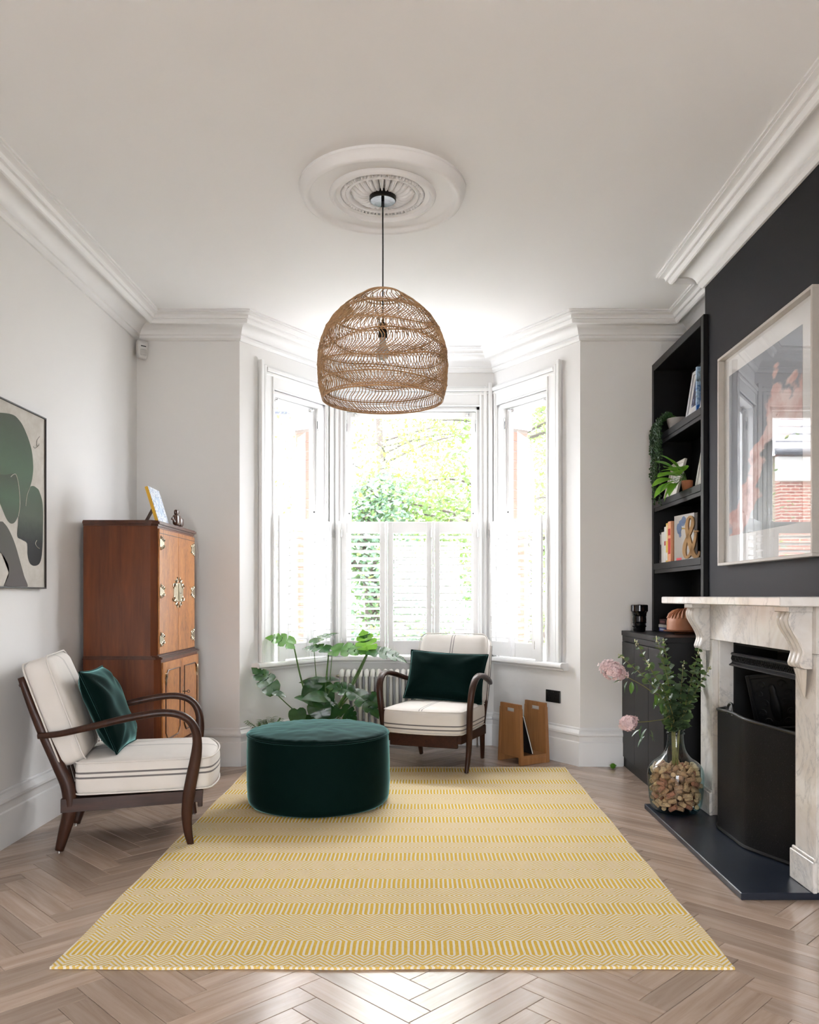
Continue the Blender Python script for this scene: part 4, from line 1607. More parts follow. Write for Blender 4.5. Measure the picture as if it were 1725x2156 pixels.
sprig(px(1362, 1392, 4.12), px(1405, 1468, 4.18), 'low eucalyptus stem with yellowish leaves in front', 11, .033)

PINK = plain('lilac_petal', (.80, .60, .60, 1), .7, scale=60, amount=.18)
NARROW = simple_leaf(LEAF_D, 1.0, .42, .3, .25)


def lilac(cen, size, axis, path, label, leaves):
    r = empty('lilac_branch', (VX, VY, HZ + .30))
    tag(r, label, 'flower')
    o0 = Vector((VX, VY, HZ + .30))
    pts = catmull([Vector((0, 0, -.05))] + [q - o0 for q in path] + [cen - o0], 8)
    MB().tube(pts, [.003, .0026, .002, .0016], 6).build('stem', TWIG, r, True)
    fl = MB()
    ax = Vector(axis).normalized()
    random.seed(17)
    q0 = ax.to_track_quat('X', 'Z').to_matrix()
    for k in range(230):
        t = random.uniform(-1, 1)
        rad = math.sqrt(max(0, 1 - t * t)) * (.95 if t < .2 else .75)
        a = random.uniform(0, 2 * PI)
        loc = q0 @ Vector((t * size[0], rad * size[1] * math.cos(a), rad * size[1] * math.sin(a))) * random.uniform(.72, 1.12)
        nrm = loc.normalized()
        m3 = nrm.to_track_quat('Z', 'Y').to_matrix()
        s = random.uniform(.010, .015)
        c_ = cen - o0 + loc
        for j in range(4):
            b = j * PI / 2 + a
            e1 = m3 @ Vector((math.cos(b), math.sin(b), .25))
            e2 = m3 @ Vector((-math.sin(b), math.cos(b), 0))
            fl.add([c_, c_ + e1 * s * .6 + e2 * s * .42, c_ + e1 * s, c_ + e1 * s * .6 - e2 * s * .42], [(0, 1, 2, 3)])
    f = fl.build('blossom', PINK, r, True, sharp=0)
    f['kind'] = 'stuff'
    core = MB().softbox(size[0] * 1.2, size[1] * 1.0, size[1] * 1.0, size[1] * .48, None, 6).xf(Matrix.Translation(cen - o0) @ q0.to_4x4())
    core.build('flower_head', plain('lilac_core', (.66, .40, .40, 1), .9, scale=90, amount=.3), r, True)
    for (p, d, s) in leaves:
        o = obj_from(NARROW, 'leaf', r, p - o0)
        o.rotation_euler = Vector(d).normalized().to_track_quat('X', 'Z').to_euler()
        o.scale = (s, s, s)


c1 = px(1292, 1412, 4.06)
lilac(c1, (.072, .046), (1, .1, -.45), [px(1416, 1500, 4.26), px(1370, 1455, 4.15), px(1335, 1433, 4.08)], 'large pink lilac bloom highest in the demijohn bunch',
      [(px(1322, 1434, 4.05), (-.4, 0, -.8), .062), (px(1330, 1436, 4.05), (0, -.1, -1), .06), (px(1338, 1438, 4.05), (.3, 0, -.9), .055), (px(1310, 1432, 4.05), (-1, 0, -.15), .05), (px(1380, 1462, 4.15), (.1, -.3, -.8), .06), (px(1388, 1470, 4.16), (-.5, -.3, -.5), .065), (px(1395, 1478, 4.18), (-.2, -.2, -.9), .055), (px(1330, 1420, 4.07), (.7, 0, .6), .06), (px(1340, 1425, 4.08), (.9, 0, .2), .055)])
c2 = px(1324, 1522, 4.05)
lilac(c2, (.045, .036), (1, .1, .35), [px(1412, 1516, 4.26), px(1398, 1515, 4.18), px(1365, 1519, 4.08)], 'small pink lilac bloom hanging lowest from the demijohn',
      [(px(1352, 1528, 4.05), (-.3, 0, -.9), .07), (px(1362, 1535, 4.05), (-.6, 0, -.8), .07), (px(1370, 1538, 4.05), (.3, -.1, -.7), .055), (px(1358, 1550, 4.05), (-.7, 0, -.7), .065), (px(1366, 1545, 4.05), (.6, -.1, -.5), .05), (px(1348, 1536, 4.05), (-.9, 0, -.5), .055)])

# small green ball on the floor
r = empty('green_ball', (px(1291, 1612, 5.47).x, 5.47, 0))
tag(r, 'small green leafy ball lying on the floor by the cupboard', 'ball')
bb = MB()
random.seed(2)
bb.lathe([(.0, .001), (.009, .003), (.016, .010), (.019, .019), (.016, .028), (.009, .035), (0, .037)], 14, cap=False).build('ball', LEAF_B, r, True)
for k in range(10):
    a = 2 * PI * k / 10
    o = obj_from(simple_leaf(LEAF_B, .016, .010, .3, .2) if k == 0 else lf_, 'leaf', r, (.012 * math.cos(a), .012 * math.sin(a), .028), (0, .3, a))
    lf_ = o.data

# ================================================================ rug, pouf, lamp
rug = MB()
RX0, RX1, RY0, RY1 = -1.14, .97, 2.525, 5.48
rc = Vector(((RX0 + RX1) / 2, (RY0 + RY1) / 2, 0))


def rugtop(u, v):
    e = .0
    x = (u - .5) * (RX1 - RX0)
    y = (v - .5) * (RY1 - RY0)
    z = .0085 + .0006 * math.sin(x * 23 + y * 7) * math.sin(y * 19)
    return Vector((x + .003 * math.sin(y * 9), y + (.003 * math.sin(x * 11) if v in (0, 1) else 0), z))


rug.grid(rugtop, 60, 80)
top_n = len(rug.v)
nu = 61
border = [i for i in range(61)] + [j * 61 + 60 for j in range(1, 81)] + [80 * 61 + i for i in range(59, -1, -1)] + [j * 61 for j in range(79, 0, -1)]
bot = [Vector((rug.v[i].x, rug.v[i].y, .0006)) for i in border]
base_i = len(rug.v)
rug.v += bot
rug.f += [(border[(k + 1) % len(border)], border[k], base_i + k, base_i + (k + 1) % len(border)) for k in range(len(border))]
ro = rug.build('rug', RUG)
ro.location = rc
tag(ro, 'yellow and cream flat-woven rug with diamond bands on the parquet', 'rug')
ZRUG = .0095
# bound edge along the two short ends
for yv in (0, 1):
    pts = [Vector((rugtop(k / 60, yv).x, rugtop(k / 60, yv).y, .0052)) for k in range(61)]
    MB().tube(pts, .0052, 6).build('hem', RUG, ro, True)


def pouf():
    c = Vector((-.567, 4.571, ZRUG))
    r = empty('pouf', c)
    tag(r, 'round dark green velvet pouf standing on the rug', 'pouf')
    R = .393

    def wob(a, z):
        return 1 + .004 * math.sin(3 * a + 1) + .003 * math.sin(7 * a + z * 9)
    mb = MB()
    prof = [(.345, .001), (.372, .006), (.386, .020), (.392, .045), (.395, .12), (.394, .22), (.393, .30), (.390, .362), (.386, .380)]
    seg = 96
    verts = [(q * wob(2 * PI * k / seg, z) * math.cos(2 * PI * k / seg), q * wob(2 * PI * k / seg, z) * math.sin(2 * PI * k / seg), z) for q, z in prof for k in range(seg)]
    mb.add(verts, [(i * seg + k, i * seg + (k + 1) % seg, (i + 1) * seg + (k + 1) % seg, (i + 1) * seg + k) for i in range(len(prof) - 1) for k in range(seg)] + [tuple(range(seg - 1, -1, -1))])
    mb.build('side', GREENV, r, True, sharp=50)
    top = MB()
    rings = [(.386, .382), (.388, .389), (.380, .397)] + [(.372 - .372 * k / 22 + .0008, .4235 - .0225 * (1 - k / 22) ** 2.2) for k in range(23)]
    verts = []
    for q, z in rings:
        for k in range(seg):
            a = 2 * PI * k / seg
            x, y = q * math.cos(a), q * math.sin(a)
            dz = .0045 * mnoise.noise(Vector((x * 7, y * 7, 3))) + .0025 * mnoise.noise(Vector((x * 19 + 5, y * 19, 8))) + .0022 * math.sin(a * 34 + 3 * math.sin(3 * a)) * max(0, (q - .30) / .085) ** 1.5 * (1 if q < .385 else .3)
            verts.append((x, y, z + dz))
    top.add(verts, [(i * seg + k, i * seg + (k + 1) % seg, (i + 1) * seg + (k + 1) % seg, (i + 1) * seg + k) for i in range(len(rings) - 1) for k in range(seg)])
    top.build('cushioned_top', GREENV, r, True, sharp=0)
    ring = [(.3895 * math.cos(2 * PI * k / seg), .3895 * math.sin(2 * PI * k / seg), .3825) for k in range(seg)]
    MB().tube(ring, .0055, 8, closed=True).build('piping', GREENV, r, True)


pouf()


def pendant():
    cx_, cy_ = -.173, 3.79
    r = empty('pendant_lamp', (cx_, cy_, ZC - .018))
    tag(r, 'woven rattan dome pendant lamp hanging from the ceiling rose', 'pendant lamp')
    z0 = ZC - .018
    MB().lathe([(.0, -.0006), (.060, -.0006), (.0615, -.004), (.0615, -.030), (.058, -.033), (.0, -.033)], 40, cap=False).build('ceiling_cup', BLACKMETAL, r, True)
    MB().lathe([(.0, -.0332), (.057, -.0332), (.057, -.0345), (0, -.0345)], 40, cap=False).build('cup_plate', plain('polished_black', (.05, .05, .055, 1), .08, .9), r, True)
    MB().lathe([(.0, -.034), (.007, -.036), (.007, -.060), (.004, -.062), (0, -.062)], 12, cap=False).build('cord_grip', BLACKMETAL, r, True)
    zs = 2.405 - z0
    MB().tube([(0, 0, -.06), (.0005, 0, -.25), (0, 0, zs)], .0032, 8).build('cord', BLACKMETAL, r, True)
    MB().lathe([(.0, zs + .012), (.012, zs + .010), (.019, zs), (.020, zs - .055), (.017, zs - .060), (0, zs - .060)], 20, cap=False).build('socket', BLACKMETAL, r, True)
    zb = zs - .060
    MB().lathe([(.013, zb), (.014, zb - .014), (.018, zb - .030), (.026, zb - .050), (.030, zb - .068), (.028, zb - .084), (.018, zb - .097), (0, zb - .101)], 24, cap=False).build('bulb', plain('opal_bulb', (.62, .60, .58, 1), .25), r, True)
    prof = [(2.056, .276), (2.085, .286), (2.13, .2945), (2.19, .2985), (2.25, .2975), (2.31, .289), (2.36, .272), (2.405, .248), (2.45, .213), (2.49, .170), (2.52, .130), (2.548, .084)]
    pp = catmull([(a, b, 0) for a, b in prof], 6)

    def rad(z):
        for p, q in zip(pp, pp[1:]):
            if p.x <= z <= q.x:
                return p.y + (q.y - p.y) * (z - p.x) / max(q.x - p.x, 1e-6)
        return pp[0].y if z < pp[0].x else pp[-1].y

    def P(a, z, out=0.0):
        q = rad(z) + out
        return Vector((q * math.cos(a), q * math.sin(a), z - z0))
    ZB, ZT = 2.058, 2.546
    random.seed(6)
    # bands: height, wave, phase
    bands = [(2.120, .010, .4, 2), (2.205, .018, 2.0, 2), (2.285, .018, 3.9, 2), (2.365, .017, 1.0, 2), (2.440, .012, 4.6, 2)]

    def zband(b, a):
        return b[0] + b[1] * math.sin(b[3] * a + b[2]) + b[1] * .35 * math.sin((b[3] + 2) * a + b[2] * 2)
    st = MB()
    N = 116
    for k in range(N):
        a0 = 2 * PI * k / N + random.uniform(-.008, .008)
        # many strands stop at the upper bands, where the dome narrows
        ztop = ZT if k % 3 == 0 else (2.44 if k % 3 == 1 else 2.50)
        n = 34
        pts = []
        for i in range(n + 1):
            z = ZB + (ztop - ZB) * i / n
            # slanted, with an S between the woven bands
            ph = (z - ZB) / (ZT - ZB)
            sl = .30 * math.sin(ph * 2 * PI * 3.0 + .5 * math.sin(2 * a0)) * .33 + .62 * ph
            pts.append(P(a0 + sl + random.uniform(-.004, .004), z, .0012 * math.sin(i * 2.1 + k)))
        st.tube(pts, .0022, 4, cap=False)
    so = st.build('woven_strands', RATTAN, r, True, sharp=0)
    so['kind'] = 'stuff'
    for b in bands:
        m = MB()
        for s in (0, 1):
            ring = []
            M = 220
            for i in range(M):
                a = 2 * PI * i / M
                z = zband(b, a) + .0032 * math.cos(a * 55 + s * PI)
                ring.append(P(a, z, .0035 * math.sin(a * 55 + s * PI)))
            m.tube(ring, .0024, 4, closed=True)
            ring = [P(2 * PI * i / M, zband(b, 2 * PI * i / M) + (.010 if s else -.010), .002) for i in range(M)]
            m.tube(ring, .0014, 4, closed=True)
        m.build('woven_band', RATTAN, r, True, sharp=0)
    # thin stray canes
    m = MB()
    for k in range(3):
        z_, ph, am = 2.09 + k * .13, random.uniform(0, 6), random.uniform(.006, .014)
        m.tube([P(2 * PI * i / 160, z_ + am * math.sin(2 * PI * i / 160 * 5 + ph), .001) for i in range(160)], .0012, 4, closed=True)
    m.build('stray_canes', RATTAN, r, True, sharp=0)['kind'] = 'stuff'
    for (z, q) in ((2.058, .0042), (2.068, .0030), (2.548, .0042), (2.538, .0028)):
        M = 120
        MB().tube([P(2 * PI * i / M, z, 0) for i in range(M)], q, 6, closed=True).build('rim_ring', RATTAN, r, True, sharp=0)
    # wire carrier holding the socket
    for k in range(3):
        a = 2 * PI * k / 3
        MB().tube([Vector((.018 * math.cos(a), .018 * math.sin(a), zs)), P(a, 2.53) * .6 + Vector((0, 0, zs)) * .4 * 0 + Vector((0, 0, .0)) if False else Vector((.07 * math.cos(a), .07 * math.sin(a), 2.47 - z0)), P(a, 2.545)], .0014, 5).build('wire_carrier', BLACKMETAL, r, True)


pendant()

# ================================================================ armchairs
SEATC = linen('striped_linen_seat', side=(.024, .002), top=(-.008, .010))
SEATC2 = linen('striped_linen_seat_lower', side=(-.018, -.044), top=(-.008, .010))
BACKC = linen('striped_linen_back', top=(-.008, .010))
PIPE = linen('linen_piping')


def armchair():
    r = empty('armchair')
    for s in (-1, 1):
        pts = catmull([(-.272, s * .230, .006), (-.250, s * .235, .09), (-.226, s * .241, .19), (-.232, s * .247, .29), (-.275, s * .251, .40), (-.335, s * .252, .54), (-.385, s * .250, .67), (-.428, s * .247, .79)], 5)
        # section: r along the fore-aft direction, flat along the side
        MB().tube(pts, [.019, .026, .032, .031, .027, .023, .019, .014], 10, flat=[.014, .016, .017, .016, .015, .014, .013, .011], up=(1, 0, 0)).build('rear_leg', DARKWOOD, r, True, sharp=0)
        ap = catmull([(-.352, s * .268, .530), (-.26, s * .288, .540), (-.14, s * .308, .566), (-.02, s * .320, .594), (.09, s * .327, .615), (.18, s * .329, .624), (.245, s * .328, .615), (.292, s * .325, .588), (.320, s * .320, .545), (.330, s * .314, .49), (.325, s * .307, .42), (.308, s * .300, .33), (.292, s * .294, .24), (.283, s * .288, .15), (.288, s * .282, .07), (.300, s * .277, .006)], 4)
        n = len(ap)
        thick = lerp_list([.013, .014, .0155, .0165, .017, .017, .0175, .018, .020, .021, .025, .027, .027, .024, .020, .015], n)
        wide = lerp_list([.012, .016, .020, .022, .022, .022, .022, .022, .021, .020, .019, .018, .018, .017, .015, .013], n)
        # frame with a fixed side axis so that the bend does not twist
        mb = MB()
        verts = []
        for i, p in enumerate(ap):
            t = (ap[min(i + 1, n - 1)] - ap[max(i - 1, 0)]).normalized()
            sd = Vector((0, 1, 0))
            sd = (sd - t * sd.dot(t)).normalized()
            q = sd.cross(t).normalized()
            for k in range(12):
                a = 2 * PI * k / 12
                ca, sa = math.cos(a), math.sin(a)
                ca = math.copysign(abs(ca) ** .75, ca)
                sa = math.copysign(abs(sa) ** .75, sa)
                verts.append(p + q * ca * thick[i] + sd * sa * wide[i])
        mb.add(verts, [(i * 12 + k, i * 12 + (k + 1) % 12, (i + 1) * 12 + (k + 1) % 12, (i + 1) * 12 + k) for i in range(n - 1) for k in range(12)] + [tuple(range(11, -1, -1)), tuple((n - 1) * 12 + k for k in range(12))])
        mb.build('arm_and_front_leg', DARKWOOD, r, True, weld=True, sharp=50)
        MB().prism([(-.262, .180), (.352, .195), (.352, .248), (-.262, .240)], lambda p: (p[0], s * .245 - .013, p[1]), lambda p: (p[0], s * .245 + .013, p[1])).build('side_rail', DARKWOOD_H, r)
        MB().tube([(.285, s * .255, .215), (.285, s * .290, .215)], .012, 8).build('dowel', DARKWOOD, r, True)
        for (x, y) in ((.300, s * .277), (-.272, s * .230)):
            MB().lathe([(.0, .0), (.010, .0), (.010, .006), (0, .007)], 12, cap=False).xf(Matrix.Translation((x, y, 0))).build('glide', CHROME, r, True)
    MB().box(.330, .352, -.232, .232, .165, .246, .003).build('front_rail', DARKWOOD_H, r)
    MB().box(-.262, -.240, -.232, .232, .180, .240, .003).build('back_rail', DARKWOOD, r)
    MB().box(-.24, .33, -.232, .232, .225, .236).build('seat_deck', DARKWOOD, r)
    MB().tube([(-.418, -.245, .755), (-.428, 0, .765), (-.418, .245, .755)], .012, 8, flat=.02).build('crest_rail', DARKWOOD, r, True)
    for k in range(5):
        y = -.16 + k * .08
        MB().tube([(-.262, y, .24), (-.335, y, .52), (-.425, y, .755)], .007, 6).build('back_spindle', DARKWOOD, r, True)
    # seat cushion with a bowed front
    LX, LY, LZ = .585, .535, .165
    cx_, cz_ = .092, .331

    def bow(p):
        fx = (p.x + LX / 2) / LX
        x = p.x + fx ** 2 * .045 * (1 - (p.y / (LY / 2)) ** 2)
        y = p.y * (1 + .02 * math.sin(fx * PI))
        crown = .012 * (1 - (p.x / (LX / 2)) ** 2) * (1 - (p.y / (LY / 2)) ** 2)
        z = p.z + (crown if p.z > 0 else -crown * .1)
        if abs(p.z) < LZ / 2 - .01:
            k = 1 + .012 * math.cos(p.z / (LZ / 2) * PI / 2)
            x, y = x * k, y * k
        return Vector((x, y, z))
    cu = MB().softbox(LX, LY, LZ, .035, bow, 16)
    co = cu.build('seat_cushion', SEATC, r, True, sharp=0)
    co.location = (cx_, 0, cz_)
    for zz in (LZ / 2 - .012, -LZ / 2 + .012):
        loop = []
        rr = .035
        hx, hy = LX / 2, LY / 2
        for (sx_, sy_, a0) in ((1, 1, 0), (-1, 1, PI / 2), (-1, -1, PI), (1, -1, 3 * PI / 2)):
            for k in range(7):
                a = a0 + k / 6 * PI / 2
                loop.append(Vector(((hx - rr) * sx_ + rr * math.cos(a), (hy - rr) * sy_ + rr * math.sin(a), zz)))
            nxt = {(1, 1): (-1, 1), (-1, 1): (-1, -1), (-1, -1): (1, -1), (1, -1): (1, 1)}[(sx_, sy_)]
            p0 = loop[-1]
            p1 = Vector(((hx - rr) * nxt[0] + rr * math.cos(a0 + PI / 2), (hy - rr) * nxt[1] + rr * math.sin(a0 + PI / 2), zz))
            for k in range(1, 9):
                loop.append(p0.lerp(p1, k / 9))
        loop = [bow(p) for p in loop]
        MB().tube(loop, .0042, 6, closed=True).build('piping', PIPE, co, True, sharp=0)
    # back cushion
    BX, BY, BZ = .135, .525, .50

    def bk(p):
        f = (1 - (p.y / (BY / 2)) ** 2) * (1 - (p.z / (BZ / 2)) ** 2)
        x = p.x + (.022 * f if p.x > 0 else -.006 * f)
        taper = 1 - .05 * max(0, p.z / (BZ / 2)) ** 2
        return Vector((x, p.y * taper, p.z))
    bc = MB().softbox(BX, BY, BZ, .05, bk, 16).build('back_cushion', BACKC, r, True, sharp=0)
    bc.location = (-.292, 0, .628)
    bc.rotation_euler = (0, math.radians(-20), 0)
    for xx in (BX / 2 - .016, -BX / 2 + .016):
        loop = []
        rr = .05
        hy, hz = BY / 2, BZ / 2
        cs = ((1, 1, 0), (-1, 1, PI / 2), (-1, -1, PI), (1, -1, 3 * PI / 2))
        for q, (sy_, sz_, a0) in enumerate(cs):
            for k in range(7):
                a = a0 + k / 6 * PI / 2
                loop.append(Vector((xx, (hy - rr) * sy_ + rr * math.cos(a), (hz - rr) * sz_ + rr * math.sin(a))))
            p0 = loop[-1]
            ny, nz_, na = cs[(q + 1) % 4]
            p1 = Vector((xx, (hy - rr) * ny + rr * math.cos(na), (hz - rr) * nz_ + rr * math.sin(na)))
            for k in range(1, 9):
                loop.append(p0.lerp(p1, k / 9))
        MB().tube([bk(p) for p in loop], .0042, 6, closed=True, up=(1, 0, 0)).build('piping', PIPE, bc, True, sharp=0)
    return r


ch1 = armchair()
ch2 = copy_tree(ch1)
for c_ in ch2.children:
    if c_.name.startswith('seat_cushion'):
        c_.data = c_.data.copy()
        c_.data.materials[0] = SEATC2
ch1.location = (-1.418, 3.980, .0005)
ch1.rotation_euler = (0, 0, math.radians(13.9))
tag(ch1, 'dark bentwood armchair with striped cream cushions in front of the cabinet', 'armchair', 'pair of bentwood armchairs')
ch2.location = (.135, 5.640, .0005)
# the front legs of the second chair stand on the rug, the rear ones on the floor
ch2.rotation_euler = (0, -.0155, math.radians(-109.4))
ch2.location.z = .0048
tag(ch2, 'dark bentwood armchair with striped cream cushions standing in the bay', 'armchair', 'pair of bentwood armchairs')


def pillow(w_, h, t, label, M_, seed, corner=.07, sag=0):
    random.seed(seed)
    r = empty('cushion')
    r.matrix_world = M_
    tag(r, label, 'cushion', 'green velvet cushions on the armchairs')
    n = 30

    def surf(sgn):
        def fn(u, v):
            s, q = (u - .5) * 2, (v - .5) * 2
            x = w_ / 2 * s * (1 - corner * (1 - q * q) * abs(s) ** 3)
            y = h / 2 * q * (1 - corner * (1 - s * s) * abs(q) ** 3)
            f = ((1 - s ** 4) * (1 - q ** 4)) ** .62
            z = sgn * t / 2 * f
            e = max(abs(s), abs(q))
            d = .010 * mnoise.noise(Vector((x * 8 + seed, y * 8, sgn * 2))) * (1 - e ** 6)
            # creases running in from the corners
            for (cx_, cy_) in ((1, 1), (-1, 1), (-1, -1), (1, -1)):
                dx, dy = cx_ - s, cy_ - q
                dist = math.hypot(dx, dy)
                d += .006 * math.sin(math.atan2(dy, dx) * 9 + seed) * math.exp(-((dist - .55) / .35) ** 2)
            return Vector((x, y + sag * (1 - s * s) * max(0, q) * -1, z + d * sgn * (1 - e ** 8)))
        return fn
    mb = MB()
    mb.grid(surf(1), n, n)
    b = MB().grid(surf(-1), n, n)
    mb.merge(b)
    mb.build('cover', GREENV, r, True, weld=True, sharp=0)
    f = surf(1)
    loop = [f(k / n, 0) for k in range(n)] + [f(1, k / n) for k in range(n)] + [f(1 - k / n, 1) for k in range(n)] + [f(0, 1 - k / n) for k in range(n)]
    MB().tube(loop, .0045, 6, closed=True, up=(0, 0, 1)).build('piping', GREENV, r, True, sharp=0)
    return r


def frame_from(normal, upv, loc):
    z = Vector(normal).normalized()
    y = Vector(upv)
    y = (y - z * y.dot(z)).normalized()
    x = y.cross(z)
    m = Matrix((x, y, z)).transposed().to_4x4()
    m.translation = Vector(loc)
    return m


# chair 1: square cushion leaning on the back, turned a little to the viewer
def chair_pt(ch, x, y, z):
    a = ch.rotation_euler[2]
    return Vector((ch.location.x + x * math.cos(a) - y * math.sin(a), ch.location.y + x * math.sin(a) + y * math.cos(a), ch.location.z + z))


def chair_dir(ch, x, y, z):
    a = ch.rotation_euler[2]
    return Vector((x * math.cos(a) - y * math.sin(a), x * math.sin(a) + y * math.cos(a), z))


pillow(.405, .415, .125, 'square green velvet cushion on the armchair by the cabinet', frame_from(chair_dir(ch1, .90, -.10, .40), chair_dir(ch1, -.40, .06, .9), chair_pt(ch1, -.090, .010, .610)), 3, .05)
pillow(.575, .355, .17, 'wide dark green velvet cushion on the armchair in the bay', frame_from(chair_dir(ch2, .93, 0, .36), chair_dir(ch2, -.36, .04, .93), chair_pt(ch2, -.115, .005, .585)), 7, .06)


# ================================================================ tall cabinet
def cabinet():
    x0, xf, y0, y1 = XL + .034, -1.485, 4.60, 5.39
    r = empty('cocktail_cabinet', ((x0 + xf) / 2, (y0 + y1) / 2, 0))
    tag(r, 'tall mahogany and burr walnut cabinet with brass fittings against the side wall', 'cabinet')
    ch = .030

    def oct_(xa, xb, ya, yb, c):
        return [(xa, ya), (xb - c, ya), (xb, ya + c), (xb, yb - c), (xb - c, yb), (xa, yb)]

    def slab(poly, z0, z1, name, mat, par=r):
        return MB().prism(poly, lambda p: (p[0], p[1], z0), lambda p: (p[0], p[1], z1)).build(name, mat, par, world=True)
    slab(oct_(x0, xf, y0, y1, ch), .815, 1.548, 'upper_body', MAHOG)
    xl = xf + .020
    slab(oct_(x0, xl, y0 - .004, y1 + .018, ch), .275, .795, 'lower_body', MAHOG)
    slab(oct_(x0, xl + .012, y0 - .012, y1 + .030, ch), .795, .803, 'waist_moulding', MAHOGD)
    slab(oct_(x0, xl + .004, y0 - .008, y1 + .022, ch), .803, .809, 'waist_moulding', MAHOGD)
    slab(oct_(x0, xf + .010, y0 - .005, y1 + .010, ch), .809, .8155, 'waist_moulding', MAHOGD)
    slab(oct_(x0, xf + .006, y0 - .006, y1 + .006, ch), 1.548, 1.560, 'top_moulding', MAHOGD)
    slab(oct_(x0, xf + .016, y0 - .014, y1 + .016, ch), 1.560, 1.572, 'top_moulding', MAHOGD)
    slab(oct_(x0, xf + .008, y0 - .008, y1 + .008, ch), 1.572, 1.579, 'top_moulding', MAHOGD)
    slab(oct_(x0, xf - .05, y0 + .05, y1 - .05, .01), 1.579, 1.584, 'top_tray', MAHOGD)
    slab(oct_(x0, xl + .014, y0 - .012, y1 + .030, ch), .255, .275, 'base_moulding', MAHOGD)
    slab(oct_(x0, xl + .006, y0 - .008, y1 + .024, ch), .235, .255, 'base_moulding', MAHOGD)
    for (xa, ya) in ((xl - .05, y0 + .002), (xl - .05, y1 - .04), (x0 + .01, y0 + .002), (x0 + .01, y1 - .04)):
        MB().prism([(0, 0), (.05, 0), (.05, .05), (0, .05)], lambda p: (xa + p[0] * .7 + .008, ya + p[1] * .7 + .008, .0005), lambda p: (xa + p[0], ya + p[1], .235)).build('leg', MAHOGD, r, world=True)
    ym = (y0 + y1) / 2

    def lace(cy_, cz_, w_, h, seed, half=0):
        """pierced ornamental plate in the y-z plane, facing +x"""
        random.seed(seed)
        m = MB()
        m.box(0, .0022, min(0, half * w_ * .62), max(0, half * w_ * .62), -h * .36, h * .36, .0005)
        m.box(0, .0024, min(half * w_ * .5, half * w_ * .92), max(half * w_ * .5, half * w_ * .92), -h * .18, h * .18, .0005)
        for sy in ((-1, 1) if half == 0 else (half,)):
            for sz in (-1, 1):
                for k in range(3):
                    c = Vector((.002, sy * w_ * (.88 - .28 * k), sz * h * (.22 + .13 * k)))
                    q = min(w_, h) * (.22 - .02 * k)
                    pts = [c + Vector((0, sy * q * (1 - .09 * j) * math.cos(j * .75 + k), sz * q * (1 - .09 * j) * math.sin(j * .75 + k))) for j in range(9)]
                    m.tube(pts, .0032, 5, up=(1, 0, 0))
        m.v = [p + Vector((0, cy_, cz_)) for p in m.v]
        return m
    # upper doors
    for k in (0, 1):
        ya, yb = (y0 + ch + .004, ym - .001) if k == 0 else (ym + .001, y1 - ch - .004)
        d = MB().box(xf + .0004, xf + .010, ya, yb, .822, 1.535, .0015).build('upper_door', BURL, r, world=True)
        # crossbanded edge line
        e = MB().box(xf + .0101, xf + .0108, ya, yb, 1.508, 1.512).build('inlay_line', MAHOGD, d, world=True)
        hy = ya + .002 if k == 0 else yb - .002
        for z in (.905, 1.18, 1.455):
            m = lace(0, 0, .085, .062, k + 3, 1 if k == 0 else -1)
            m.v = [p + Vector((xf + .0105, hy, z)) for p in m.v]
            m.build('hinge_plate', BRASS, d, True, world=True)
        m = lace(0, 0, .105, .155, k + 9, 1 if k == 1 else -1)
        m.v = [p + Vector((xf + .0105, ym, 1.175)) for p in m.v]
        m.build('lock_plate', BRASS, d, True, world=True)
    MB().tube([(xf + .012, ym, 1.125), (xf + .0165, ym, 1.13), (xf + .0165, ym, 1.225), (xf + .012, ym, 1.23)], .004, 6).build('handle_bar', BRASS, r, True, world=True)
    MB().box(xf + .013, xf + .017, ym + .012, ym + .05, 1.168, 1.172, .001).build('latch', BLACKMETAL, r, world=True)
    # lower doors with applied beading panels
    yl0, yl1 = y0 + ch, y1 + .018 - ch
    for k in (0, 1):
        ya, yb = (yl0 + .004, ym + .006) if k == 0 else (ym + .008, yl1 - .004)
        d = MB().box(xl + .0004, xl + .010, ya, yb, .283, .775, .0015).build('lower_door', BURL, r, world=True)
        m = .045
        c = .040
        a0, a1, b0, b1 = ya + m, yb - m, .33, .725
        loop = [(a0, b0 + c), (a0, b1 - c), (a0 + c, b1 - c * .0), (a1, b1), (a1, b0 + c), (a1 - c, b0), (a0 + c, b0)] if k == 0 else [(a0, b0 + c), (a0, b1), (a1 - c, b1), (a1, b1 - c), (a1, b0 + c), (a1 - c, b0), (a0 + c, b0)]
        MB().tube([(xl + .012, p, q) for p, q in loop], .004, 6, closed=True, up=(1, 0, 0)).build('beading', MAHOGD, d, True, world=True)
        fy = a0 if k == 0 else a1
        fx_ = 1 if k == 0 else -1
        MB().tube([(xl + .013, fy + .0, b1 - .015), (xl + .016, fy + fx_ * .01, b1 - .035), (xl + .013, fy - fx_ * .003, b1 - .06), (xl + .015, fy + fx_ * .004, b1 - .085)], [.008, .006, .007, .003], 6, up=(1, 0, 0)).build('tassel_ornament', BRASS, d, True, world=True)
    MB().box(xl + .0102, xl + .0112, ym + .018, ym + .030, .555, .60).build('keyhole_plate', BRASS, r, world=True)
    MB().tube([(xl + .011, ym + .024, .570), (xl + .040, ym + .024, .570)], .0025, 6).build('key', BLACKMETAL, r, True, world=True)
    MB().tube([(xl + .045 + .008 * math.cos(t), ym + .024, .570 + .008 * math.sin(t)) for t in [2 * PI * k / 12 for k in range(12)]], .002, 5, closed=True, up=(0, 1, 0)).build('key_bow', BLACKMETAL, r, True, world=True)
    # framed photo on top
    fr = empty('tile_photo_frame', (-1.505, 4.775, 1.5795), math.radians(180 + 3))
